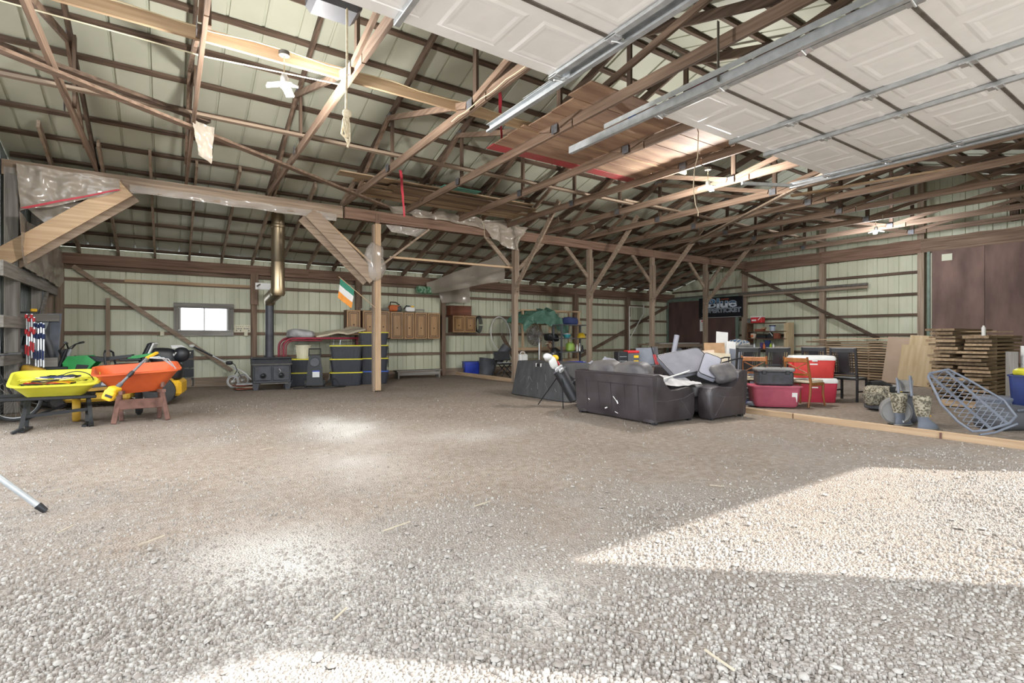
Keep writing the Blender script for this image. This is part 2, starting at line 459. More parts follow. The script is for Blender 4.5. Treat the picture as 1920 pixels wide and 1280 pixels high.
# ---- gravel: 300 larger stones as pieces of the floor, the rest as one body of gravel
M_stone = bpy.data.materials.new('gravel_stone'); M_stone.use_nodes = True
nt2 = M_stone.node_tree; sb = nt2.nodes['Principled BSDF']; sb.inputs['Roughness'].default_value = .9; sb.inputs['Specular IOR Level'].default_value = .2
sa = nt2.nodes.new('ShaderNodeAttribute'); sa.attribute_name = 'tint'
sr = nt2.nodes.new('ShaderNodeValToRGB'); e = sr.color_ramp.elements
e[0].position, e[0].color = 0, (*lin('#857c74'), 1); e[1].position, e[1].color = 1, (*lin('#b3ada5'), 1)
k = e.new(.35); k.color = (*lin('#958d85'), 1); k = e.new(.7); k.color = (*lin('#a19b94'), 1)
nt2.links.new(sa.outputs['Fac'], sr.inputs[0]); nt2.links.new(sr.outputs[0], sb.inputs['Base Color'])
rng = np.random.default_rng(3)
def stone_cloud(P, size, tint):
    n = len(P); ang = np.arange(6) * math.pi / 3
    a0 = rng.uniform(0, 6.28, n)[:, None]; asp = rng.uniform(.5, 1., n)[:, None]
    ro = size[:, None] * rng.uniform(.75, 1.1, (n, 6)) / 2; ri = ro * rng.uniform(.6, .85, (n, 6))
    h = (size * rng.uniform(.10, .22, n))[:, None]
    def ring(r_, z):
        lx = r_ * np.cos(ang)[None]; ly = r_ * np.sin(ang)[None] * asp
        return np.stack([P[:, 0:1] + lx * np.cos(a0) - ly * np.sin(a0), P[:, 1:2] + lx * np.sin(a0) + ly * np.cos(a0), z + np.zeros_like(lx)], -1)
    tx = rng.uniform(-.13, .13, (n, 1))
    lo = ring(ro, P[:, 2:3] - .01); hi = ring(ri, P[:, 2:3] + h * rng.uniform(.75, 1.1, (n, 6)) + tx * ri * np.cos(ang)[None])
    V = np.concatenate([lo, hi], 1).reshape(-1, 3)
    base = (np.arange(n) * 12)[:, None]
    quads = np.array([[k, (k + 1) % 6, 6 + (k + 1) % 6, 6 + k] for k in range(6)] + [[6, 7, 8, 9], [6, 9, 10, 11]])
    F = (base[:, :, None] + quads[None]).reshape(-1, 4)
    return V, F, np.repeat(tint, 12)
def mesh_np(name, V, F, tint, mat):
    me = bpy.data.meshes.new(name); me.vertices.add(len(V)); me.vertices.foreach_set('co', V.astype(np.float32).ravel())
    me.loops.add(F.size); me.loops.foreach_set('vertex_index', F.astype(np.int32).ravel())
    me.polygons.add(len(F)); me.polygons.foreach_set('loop_start', (np.arange(len(F)) * 4).astype(np.int32))
    me.update(calc_edges=True)
    t = me.attributes.new('tint', 'FLOAT', 'POINT'); t.data.foreach_set('value', tint.astype(np.float32))
    me.materials.append(mat); return me
pts = []; sz = []
tries = 0
while len(pts) < 44000 and tries < 400000:
    tries += 1
    d = 1.55 + 9.5 * random.random() ** 2.0; u = random.uniform(-1.06, 1.06)
    x = d * (FX + FY * u); y = d * (FY - FX * u)
    if not (XL + .2 < x < 8.2): continue
    g = gravel_amt(x, y)
    if random.random() > .07 + .93 * g ** 1.2: continue
    s0 = random.uniform(.009, .027 if d < 3.2 else .021) * (1 + .5 * (random.random() ** 6)); pts.append((x, y, -.0015)); sz.append(s0)
V, F, T = stone_cloud(np.array(pts), np.array(sz), rng.uniform(0, 1, len(pts)))
gr = bpy.data.objects.new('gravel', mesh_np('gravel', V, F, T, M_stone)); COL.objects.link(gr); gr.parent = floor
gr['kind'] = 'stuff'; gr['label'] = 'loose pale grey crushed gravel lying on the dirt'
smesh = []
for k in range(8):
    V, F, T = stone_cloud(np.zeros((1, 3)), np.array([1.0]), np.array([.15 + .1 * k]))
    smesh.append(mesh_np('stone', V, F, T, M_stone))
cnt = 0
while cnt < 300:
    d = 1.75 + 4.2 * random.random() ** 1.5; u = random.uniform(-1, 1)
    x = d * (FX + FY * u); y = d * (FY - FX * u)
    if x > 8 or random.random() > gravel_amt(x, y): continue
    o = bpy.data.objects.new('stone', smesh[cnt % 8]); COL.objects.link(o); o.parent = floor
    s_ = random.uniform(.028, .052); o.scale = (s_, s_, s_); o.location = (x, y, .004); o.rotation_euler = (random.uniform(-.15, .15), random.uniform(-.15, .15), random.uniform(0, 6.28)); cnt += 1

# straw and wood scraps on the floor
STRAWL = ['straw scrap at the lower left of the tripod foot side', 'long straw in the middle of the gravel floor', 'straw scrap left of the upper sunlit patch edge', 'straw scrap lying just behind the long middle straw', 'straw scrap nearest the tripod foot', 'straw scrap between tripod foot and left edge', 'straw scrap nearest the camera at the lower right', 'straw scrap in the pale gravel patch at the lower left', 'straw scrap at the left tip of the sunlit patch', 'straw scrap farthest back, left of the pale floor patch']
M_straw = pm('straw', '#bdb09a', .9)
for i, (px, py, L, a) in enumerate(((285, 1020, .16, .5), (745, 993, .22, .2), (1345, 915, .12, 2.2), (905, 950, .16, .1), (125, 998, .12, .9), (100, 925, .1, .0), (1350, 1247, .14, 1.4), (640, 1160, .1, .6), (1150, 1055, .12, .4), (500, 845, .14, .2))):
    p = G(px, py)
    mbs = MB(); mbs.bar((-L / 2, 0, 0), (L / 2, .01, .004), .008, .006)
    o = mbs.build('straw_piece', M_straw, None); o.location = (p.x, p.y, .022); o.rotation_euler = (0, 0, a)
    tag(o, STRAWL[i], 'straw', 'straw scraps on the floor')

# ---- ribbed steel sheet generator: width w along local x, height h along local z, ribs standing away in +y
def ribbed(w, z0, z1a, z1b, pitch=.30, rib=.03, minor=True):
    mb = MB(); xs_ = []
    n = max(1, round(w / pitch)); p = w / n
    for i in range(n):
        x0 = i * p
        for fx, yy in (((0, 0), (.38, 0), (.39, .006), (.45, .006), (.46, 0), (.78, 0), (.79, rib), (.87, rib), (.88, 0)) if minor else ((0, 0), (.82, 0), (.835, rib), (.90, rib), (.915, 0))):
            xs_.append((x0 + fx * p, yy))
    xs_.append((w, 0))
    vs = []; fs = []
    for x, yy in xs_:
        vs.append((x, yy, z0)); vs.append((x, yy, z1a + (z1b - z1a) * x / w))
    for i in range(len(xs_) - 1):
        a = 2 * i; fs.append((a, a + 2, a + 3, a + 1))
    m = len(vs)
    for x, yy in xs_:
        vs.append((x, yy + .002, z0)); vs.append((x, yy + .002, z1a + (z1b - z1a) * x / w))
    for i in range(len(xs_) - 1):
        a = m + 2 * i; fs.append((a, a + 1, a + 3, a + 2))
    mb.add(vs, fs); return mb

# ---- back wall
wb = struct('wall_back', 'pale green ribbed steel back wall with timber girts')
WIN = (.22, 1.36, 1.46, 2.10)
edges = [XL]
while edges[-1] < XR - .01:
    nxt = edges[-1] + .914
    if edges[-1] < WIN[0] - .05 and nxt > WIN[0] - .5 and edges[-1] >= WIN[0] - .95: nxt = WIN[0]
    elif abs(edges[-1] - WIN[0]) < .01: nxt = WIN[1]
    edges.append(min(nxt, XR))
full = None
for a, b in zip(edges[:-1], edges[1:]):
    if abs(a - WIN[0]) < .01:
        ribbed(b - a, .2, WIN[2], WIN[2]).build('wall_panel', M_wall, wb, loc=(a, YB, 0))
        ribbed(b - a, WIN[3], 3.44, 3.44).build('wall_panel', M_wall, wb, loc=(a, YB, 0)); continue
    if abs(b - a - .914) < .005:
        if full is None: full = ribbed(.914, .2, 3.44, 3.44).build('wall_panel', M_wall, wb, loc=(a, YB, 0))
        else: inst(full, wb, (a, YB, 0))
    else: ribbed(b - a, .2, 3.44, 3.44).build('wall_panel', M_wall, wb, loc=(a, YB, 0))
def wavy(L, w, h, amp, n=40, seed=0):
    """rough-sawn board along x with wandering edges"""
    rings = []
    for i in range(n + 1):
        x = L * i / n
        a = amp * mnoise.noise(Vector((x * 1.7, seed, 0))); b = amp * mnoise.noise(Vector((x * 1.9, seed, 9)))
        rings.append([(x, -w / 2, -h / 2 + a), (x, w / 2, -h / 2 + a), (x, w / 2, h / 2 + b), (x, -w / 2, h / 2 + b)])
    mb = MB(); mb.loft(rings); return mb
BPX = [-2.1, 1.97, 4.86, 7.77, 10.7, 13.66, 16.65, 19.6]
for zi, z in enumerate((2.68, 2.03, 1.40, .75)):
    spans = list(zip(BPX[:-1], BPX[1:]))
    for si, (a, b) in enumerate(spans):
        for (p, q) in ([(a, WIN[0] - .1), (WIN[1] + .1, b)] if (si == 0 and zi in (1, 2)) else [(a, b)]):
            wavy(q - p, .05, .085, .008, 14, zi * 3 + si).build('girt', W['oldx'], wb, loc=(p, YB - .03, z))
MB().bar((XL, YB - .04, .10), (XR, YB - .04, .10), .06, .26).build('base_board', W['dustx'], wb)
MB().bar((XL, YB - .16, 3.15), (3.4, YB - .16, 3.15), .05, .26).build('plate_beam', W['redx'], wb)
MB().bar((3.4, YB - .16, 3.15), (XR, YB - .16, 3.15), .05, .26).build('plate_beam', W['redx'], wb)
MB().bar((XL, YB - .06, 2.98), (XR, YB - .06, 2.98), .05, .12).build('lower_plate', W['oldx'], wb)
for i, x in enumerate(BPX):
    po = MB().box((x, YB - .11, 1.5), (.14, .14, 3.1)).build('wall_post', W['oldz' if i else 'dustz'], wb)
    if i in (1, 2, 5, 6): MB().box((x, YB - .20, 2.62), (.2, .05, .85)).build('scab_board', W['oldz'], wb)
MB().bar((-1.87, YB - .1, 2.98), (1.42, YB - .1, .40), .10, .05, (0, 1, 0)).build('diagonal_brace', W['dustx'], wb)
MB().bar((13.8, YB - .1, .45), (19.4, YB - .1, 2.75), .12, .05, (0, 1, 0)).build('diagonal_brace', W['oldx'], wb)
MB().bar((-1.22, YB - .1, 0), (-1.22, YB - .1, 2.25), .08, .05, (0, 1, 0)).build('stud', W['dustz'], wb)
wavy(2.9, .03, .07, .008, 20, 5).build('nailed_strip', W['newx'], wb, loc=(-.9, YB - .075, 2.70))
# window
wd = struct('window_1', 'small white sliding window glowing with daylight')
wc = ((WIN[0] + WIN[1]) / 2, YB - .02, (WIN[2] + WIN[3]) / 2)
for (p, q, w_) in (((WIN[0] - .105, WIN[3] + .03), (WIN[1] + .12, WIN[3] + .03), .13), ((WIN[0] - .105, WIN[2] - .05), (WIN[1] + .12, WIN[2] - .05), .15), ((WIN[0] - .04, WIN[2] + .03), (WIN[0] - .04, WIN[3] - .04), .13), ((WIN[1] + .05, WIN[2] + .03), (WIN[1] + .05, WIN[3] - .04), .14)):
    MB().bar((p[0], YB - .07, p[1]), (q[0], YB - .07, q[1]), .07, w_, (0, 0, 1) if p[1] == q[1] else (1, 0, 0)).build('window_casing', W['gryx' if p[1] == q[1] else 'gryz'], wd)
mid = (WIN[0] + WIN[1]) / 2
for x in (WIN[0] + .04, mid, WIN[1] - .03): MB().box((x, YB - .02, wc[2]), (.035, .04, WIN[3] - WIN[2])).build('sash_bar', M_whitep, wd)
for a, b in ((WIN[0], mid), (mid, WIN[1])): MB().box(((a + b) / 2, YB - .01, wc[2]), (b - a - .02, .008, WIN[3] - WIN[2])).build('pane', M_glass, wd)

# ---- right end wall
wr = struct('wall_right', 'pale green ribbed steel end wall with timber posts and girts')
def rtop(y): return rz_under(y) + .2
y = YB; src = None
while y > YF + .01:
    y2 = max(y - .914, YF)
    if y2 < RIDGE < y: y2 = RIDGE
    w_ = y - y2
    mb = ribbed(w_, -.05, rtop(y), rtop(y2), .305)
    o = mb.build('wall_panel', M_wall, wr, loc=(XR, y, 0)); o.rotation_euler = (0, 0, R(-90)); y = y2
RPY = [12.1, 9.09, 6.17, 3.2, .2]
for yy in RPY: MB().box((XR - .15, yy, rz_under(yy) / 2), (.16, .17, rz_under(yy))).build('wall_post', W['dustz'], wr)
for z in (3.37, 2.68, 2.02, 1.38, .75):
    for a, b in ((12.1, 9.09), (9.09, 6.17)):
        wavy(a - b, .05, .085, .006, 12, z + a).build('girt', W['darkx'], wr, loc=(XR - .04, a, z)).rotation_euler = (0, 0, R(-90))
for z in (3.37, 2.02, 1.38): MB().bar((XR - .04, 15.8, z), (XR - .04, 12.1, z), .05, .08).build('girt', W['darky'], wr)
for a, b in ((12.1, 9.09), (9.09, 6.17), (6.17, YF)):
    wavy(a - b, .07, .42, .03, 14, a).build('header_beam', W['redx' if b > 6 else 'oldx'], wr, loc=(XR - .2, a, 4.15)).rotation_euler = (0, 0, R(-90))
MB().bar((XR - .24, 12.2, 4.0), (XR - .24, 7.3, 1.25), .11, .05, (1, 0, 0)).build('diagonal_brace', W['darky'], wr)
MB().box((XR - .34, 4.0, rz_under(4) / 2 + 2.2), (.18, .18, 1.0)).build('gable_post', W['darkz'], wr)
rl = thing('door_rail', 'long grey steel sliding door rail fixed across the end wall', 'rail', (XR - .3, 11, 3.08))
MB().tube([(0, 4.6, 0), (0, -3.4, 0)], .05, 8).build('rail_tube', M_galvd, rl, True)
MB().bar((.02, 4.6, -.09), (.02, -3.4, -.09), .03, .08).build('rail_board', W['dusty'], rl)
# sliding plywood doors on the end wall
d2 = struct('door_2', 'dark brown plywood sliding door with green trim behind the banner')
for (a, b) in ((15.75, 14.0), (14.0, 12.35)): MB().box((XR - .36, (a + b) / 2, 1.5), (.03, a - b - .012, 2.95)).build('door_panel', M_plyd, d2)
for yy, w_ in ((12.3, .12), (15.82, .1)): MB().box((XR - .36, yy, 1.5), (.07, w_, 3.0)).build('door_trim', M_greenpaint, d2)
MB().bar((XR - .37, 15.85, 2.98), (XR - .37, 12.25, 2.98), .06, .14).build('door_trim', M_greenpaint, d2)
d3 = struct('door_3', 'large weathered brown plywood door on the end wall')
for (a, b) in ((5.85, 4.63), (4.63, 3.41), (3.41, 2.2)): MB().box((XR - .33, (a + b) / 2, 2.05), (.03, a - b - .01, 3.75)).build('door_panel', M_plyb, d3)
MB().box((XR - .33, 5.93, 2.05), (.06, .07, 3.75)).build('door_trim', M_greenpaint, d3)
MB().box((XR - .345, 5.48, 3.70), (.035, .25, .2)).build('window_hole', M_wall, d3)

# ---- left end wall
wl = struct('wall_left', 'grey patched steel and board end wall behind the hanging clamps')
for i in range(6):
    o = ribbed(.914, -.05, rtop(YB - .914 * (i + 1)), rtop(YB - .914 * i), .3).build('wall_panel', M_leftsteel, wl, loc=(XL - .02, YB - .914 * (i + 1), 0)); o.rotation_euler = (0, 0, R(90))
for yy, k in ((12.1, 'gryz'), (14.2, 'gryz'), (15.5, 'dustz')): MB().box((XL + .1, yy, 2.1), (.14, .15, 4.2)).build('wall_post', W[k], wl)
for z, k in ((2.38, 'gryy'), (1.55, 'gryy'), (.95, 'gryy')): MB().bar((XL + .2, 11.0, z), (XL + .2, 15.75, z), .05, .19 if z < 2 else .24).build('wall_rail', W[k], wl)
MB().bar((XL + .2, 15.3, 2.9), (XL + .2, 13.3, 1.1), .14, .04, (1, 0, 0)).build('diagonal_brace', W['gryy'], wl)

# ---- front wall with the two big door openings (behind the camera)
wf = struct('wall_front', 'front wall with two wide vehicle door openings')
for a, b, z0 in ((XL, -1.15, 0), (3.55, 5.10, 0), (9.0, XR, 0), (-1.15, 3.55, 3.75), (5.10, 9.0, 3.75)):
    ribbed(b - a, z0, 4.45, 4.45).build('wall_panel', M_wall, wf, loc=(a, YF, 0))

# ---- roof
ce = struct('ceiling', 'pale green ribbed steel roof on rough timber purlins')
Lb = (16.25 - RIDGE) / math.cos(TH); Lf = (RIDGE - YF + .3) / math.cos(TH)
zr = rz_under(RIDGE) + .205
pb = None; pf = None
for i in range(25):
    x = XL - .1 + .914 * i
    if pb is None:
        pb = ribbed(.914, 0, Lb, Lb, .457, .03, False).build('roof_panel', M_roof, ce); pf = ribbed(.914, 0, Lf, Lf, .457, .03, False).build('roof_panel', M_roof, ce)
        oB, oF = pb, pf
    else: oB, oF = inst(pb, ce, (0, 0, 0)), inst(pf, ce, (0, 0, 0))
    oB.matrix_local = Matrix.Translation((x, RIDGE, zr)) @ Matrix(((1, 0, 0), (0, math.sin(TH), math.cos(TH)), (0, math.cos(TH), -math.sin(TH)))).to_4x4()
    oF.matrix_local = Matrix.Translation((x, RIDGE, zr)) @ Matrix(((1, 0, 0), (0, -math.sin(TH), -math.cos(TH)), (0, math.cos(TH), -math.sin(TH)))).to_4x4()
pv = [wavy(XR - XL - .1, .085, .05, .016, 120, 20 + k) for k in range(3)]
pvo = [m.build('purlin', W['darkx'], ce) for m in pv]
ylist = [6.12 + .69 * k for k in range(15)] + [5.85 - .69 * k for k in range(9)]
for i, yy in enumerate(ylist):
    o = pvo[i] if i < 3 else inst(pvo[i % 3], ce, (0, 0, 0))
    o.location = (XL + .05, yy, rz_under(yy) + .147 + .02); o.rotation_euler = (-TH if yy > RIDGE else TH, 0, 0)
# lean-to rafters running past the girder
raf = None
for i in range(29):
    x = -1.75 + .735 * i
    if x > XR - .3: break
    end = 11.15 + .5 * random.random()
    o = MB().bar((0, 15.98, rz_under(15.98) + .065), (0, end, rz_under(end) + .065), .045, .14).build('rafter', W['dusty' if x < 4 else 'oldy'], ce); o.location = (x, 0, 0)

# ---- trusses
TXS = [-1.1, .3, 1.8, 3.4, 4.85, 6.35, 7.82, 9.3, 10.8, 12.3, 13.8, 15.3, 16.8, 18.3]
def make_truss():
    t = thing('roof_truss', '', 'truss')
    zb = 4.34
    MB().box((0, 8.9, zb + .07), (.042, 6.5, .14)).build('bottom_chord', W['oldy'], t)
    MB().box((0, 2.55, zb + .07), (.042, 6.15, .14)).build('bottom_chord', W['oldy'], t)
    for s, e in ((12.45, RIDGE), (YF - .2, RIDGE)):
        MB().bar((0, s, rz_under(s) + .07), (0, e, rz_under(e) + .07), .042, .14).build('top_chord', W['darky'], t)
    for yy in (9.1, RIDGE, 2.3): MB().box((.04, yy, (zb + .1 + rz_under(yy) + .07) / 2), (.04, .09, rz_under(yy) - zb)).build('web', W['darkz'], t)
    for a, b in ((RIDGE + .1, 9.1), (RIDGE - .1, 2.3), (10.9, 9.1), (.5, 2.3)):
        MB().bar((-.04, a, zb + .1), (-.04, b, rz_under(b) + .02), .04, .09).build('web', W['oldy'], t)
    for yy in (RIDGE, 9.1): MB().box((-.064, yy, zb + .07), (.004, .26 if yy < 6 else .14, .2 if yy < 6 else .13)).build('truss_plate', M_plate, t)
    MB().box((-.03, 9.1, rz_under(9.1) + .04), (.02, .2, .13)).build('truss_plate', M_plate, t)
    return t
t0 = make_truss()
for i, x in enumerate(TXS):
    t = t0 if i == 0 else copy_tree(t0)
    t.location = (x, 0, 0); t['label'] = '%s timber roof truss counted from the left end of the barn' % ORD[i]; t['group'] = 'roof trusses'
# long runners and braces on the truss chords
def plank(name, p, q, w, h, mat, label, cat='board', up=(0, 0, 1), group=None):
    p, q = Vector(p), Vector(q); c = (p + q) / 2
    o = MB().bar(p - c, q - c, w, h, up).build(name, mat); o.location = c
    return tag(o, label, cat, group)
plank('runner_board', (XL + .1, 6.42, 4.55), (8.4, 6.42, 4.55), .04, .14, W['newx'], 'fresh orange two-by-six runner carrying wiring under the ridge')
plank('runner_board', (XL + .1, 8.68, 4.52), (9.6, 8.68, 4.52), .09, .042, W['dustx'], 'dusty brace board laid across the chords over the stove side')
plank('runner_board', (9.0, 8.62, 4.56), (19.4, 8.62, 4.56), .09, .042, W['dustx'], 'brace board across the far chords towards the end wall')
plank('runner_board', (9.0, 3.3, 4.52), (19.4, 3.3, 4.52), .12, .042, W['dustx'], 'brace board across the chords right of the open overhead door')
plank('brace_board', (-2.2, 6.9, 4.30), (4.2, 11.4, 4.30), .12, .04, W['oldx'], 'long diagonal wind brace under the left roof chords')
plank('brace_board', (-2.2, 7.5, 4.52), (.5, 8.9, 4.52), .12, .05, W['darkx'], 'short dark diagonal brace above the left chords')
plank('brace_board', (8.6, 2.5, 4.30), (14.8, 11.8, 4.30), .1, .04, W['dustx'], 'long diagonal wind brace under the far roof chords')
plank('scrap_lumber', (12.9, 2.2, 4.55), (11.9, 6.2, 4.55), .14, .04, W['newy'], 'pale plank lying slantwise on the chords below the overhead door')

# ---- girder on the post row
g1 = thing('girder_beam', 'dusty grey doubled girder beam at the left wrapped in plastic', 'beam', (0, YP, 4.2))
for dy in (-.05, .05): MB().box((.5, dy, 0), (5.7, .045, .26)).build('girder_ply', W['dustx'], g1)
MB().box((1.0, -.085, -.05), (4.7, .03, .2)).build('girder_doubler', W['dustx'], g1)
g2 = thing('girder_beam', 'reddish brown doubled girder beam running to the end wall', 'beam', (11.5, YP, 4.2))
for dy in (-.05, .05):
    for a, b in ((-8.1, -3.5), (-3.5, 2.5), (2.5, 8.1)): MB().box(((a + b) / 2, dy, 0), (b - a - .01, .045, .26)).build('girder_ply', W['redx'], g2)

# ---- posts of the post row, each with its braces
def post(x, label, kneeL, kneeR, long, mats, fresh=False, scab=True, base=0):
    t = thing('support_post', label, 'post', (x, YP, 0), 0, 'posts of the centre row')
    MB().box((0, 0, 2.05), (.14, .14, 4.06), None, .006).build('post', mats[0], t)
    if scab:
        MB().box((0, -.09, 3.2), (.15, .035, 1.2)).build('scab_board', mats[0], t)
        MB().box((.085, 0, 3.1), (.035, .14, 1.3)).build('scab_board', mats[0], t)
    for s in ([-1] if kneeL else []) + ([1] if kneeR else []):
        MB().bar((s * .06, 0, 3.2), (s * 1.0, 0, 4.09), .11, .05, (0, 1, 0)).build('knee_brace', mats[1], t)
    if long: MB().bar((-.09, -.04, 2.55), (-.09, -2.1, 4.72), .13, .05, (1, 0, 0)).build('long_brace', mats[1], t)
    return t
post(8.22, 'timber post at the curb with a plywood patch, beside the pedestal fan', True, True, True, (W['dustz'], W['dustx']))
post(11.07, 'timber post behind the metal shelf with a yellow hard hat', True, False, True, (W['dustz'], W['dustx']))
post(14.0, 'timber post in front of the back corner, between workbench and shelf', True, False, True, (W['dustz'], W['dustx']))
post(17.0, 'timber post in front of the black banner', True, True, True, (W['dustz'], W['dustx']))
t = thing('support_post', 'lone fresh pine post standing in front of the black totes', 'post', (4.18, YP - .05, 0))
MB().box((0, 0, 2.02), (.14, .14, 4.0), None, .006).build('post', W['newz'], t)
MB().box((-.09, .02, 2.0), (.04, .14, 4.0), None, .004).build('side_board', W['dustz'], t)
MB().box((0, .02, 3.6), (.1, .12, 1.3)).build('old_post_head', W['redz'], t)
MB().bar((.05, 0, 3.0), (1.35, 0, 4.05), .045, .07, (0, 1, 0)).build('knee_brace', W['dustx'], t)
MB().bar((-.05, 0.05, 3.0), (-1.25, 0.05, 4.02), .045, .07, (0, 1, 0)).build('knee_brace', W['newx'], t)
t = thing('support_post', 'left end post wrapped in ragged plastic film', 'post', (-2.22, YP, 0))
MB().box((0, 0, 2.05), (.16, .16, 4.1), None, .006).build('post', W['gryz'], t)
# wide plank braces at the girder
t = thing('plank_brace', 'wide pale plank brace from the left end post up to the girder', 'brace', (-1.5, YP - .12, 3.4))
MB().bar((-.95, 0, -.85), (.85, 0, .68), .30, .04, (0, 1, 0)).build('plank', W['newx'], t)
MB().bar((-.9, .12, -.95), (.95, .12, .6), .28, .04, (0, 1, 0)).build('plank', W['dustx'], t)
for o in t.children: pass
t = thing('plank_brace', 'wide dusty plank brace sloping down to the lone pine post', 'brace', (3.35, YP - .12, 3.4))
MB().bar((-.72, 0, .68), (.72, 0, -.72), .30, .04, (0, 1, 0)).build('plank', W['dustx'], t)
MB().bar((-.85, .12, .6), (.6, .12, -.75), .30, .04, (0, 1, 0)).build('plank', W['dustx'], t)
plank('brace_board', (4.5, YP - .03, 3.26), (8.12, YP + .0, 3.28), .05, .05, W['newx'], 'thin bright pine strip nailed across between the first two posts')
plank('brace_board', (-2.1, YP + .2, 3.0), (-.6, YP + .25, 4.0), .05, .08, W['oldx'], 'thin brown knee brace behind the plastic at the left')

# ---- curb boards at the edge of the raised floor
c = thing('curb_board', 'pale pine curb board staked along the floor on the right', 'curb', (8.3, 4.0, 0))
for a, b in ((4.85, .3), (.28, -4.2)):
    MB().box((0, (a + b) / 2, .035), (.05, a - b, .10), None, .005).build('plank', W['newy'], c)
for yy in (1.35, -1.6): MB().tube([(-.04, yy, -.02), (-.04, yy, .07)], .012, 6).build('stake', M_rust, c)
c = thing('curb_board', 'pale pine curb board running from the second post to the back wall', 'curb', (8.3, 15, 0))
MB().box((0, -.9, .05), (.05, 3.8, .12), None, .005).build('plank', W['newy'], c)
# ================================================================== OVERHEAD
def drape(c00, c10, c11, c01, amp, nu=16, nv=12, fr=2.5, seed=0, sag=0.0, th=.003):
    c00, c10, c11, c01 = map(Vector, (c00, c10, c11, c01))
    nn = (c10 - c00).cross(c01 - c00)
    if nn.length < 1e-6: nn = Vector((0, 1, 0))
    nn.normalize()
    def fn(u, v):
        p = c00 * (1 - u) * (1 - v) + c10 * u * (1 - v) + c11 * u * v + c01 * (1 - u) * v
        k = mnoise.fractal(p * fr + Vector((seed, seed, seed)), 1, 2, 3)
        k2 = mnoise.noise(p * fr * .5 + Vector((seed * 2, 3, 1)))
        return p + nn * amp * k + Vector((0, 0, -sag * 4 * u * (1 - u) + amp * .6 * k2))
    mb = MB(); mb.sheet(fn, nu, nv, th); return mb
def film(name, label, corners, amp, mat, cat='plastic sheet', **kw):
    c = Vector(corners[0]); cs = [Vector(p) - c for p in corners]
    o = drape(*cs, amp, **kw).build(name, mat, None, True, angle=60); o.location = c
    return tag(o, label, cat)
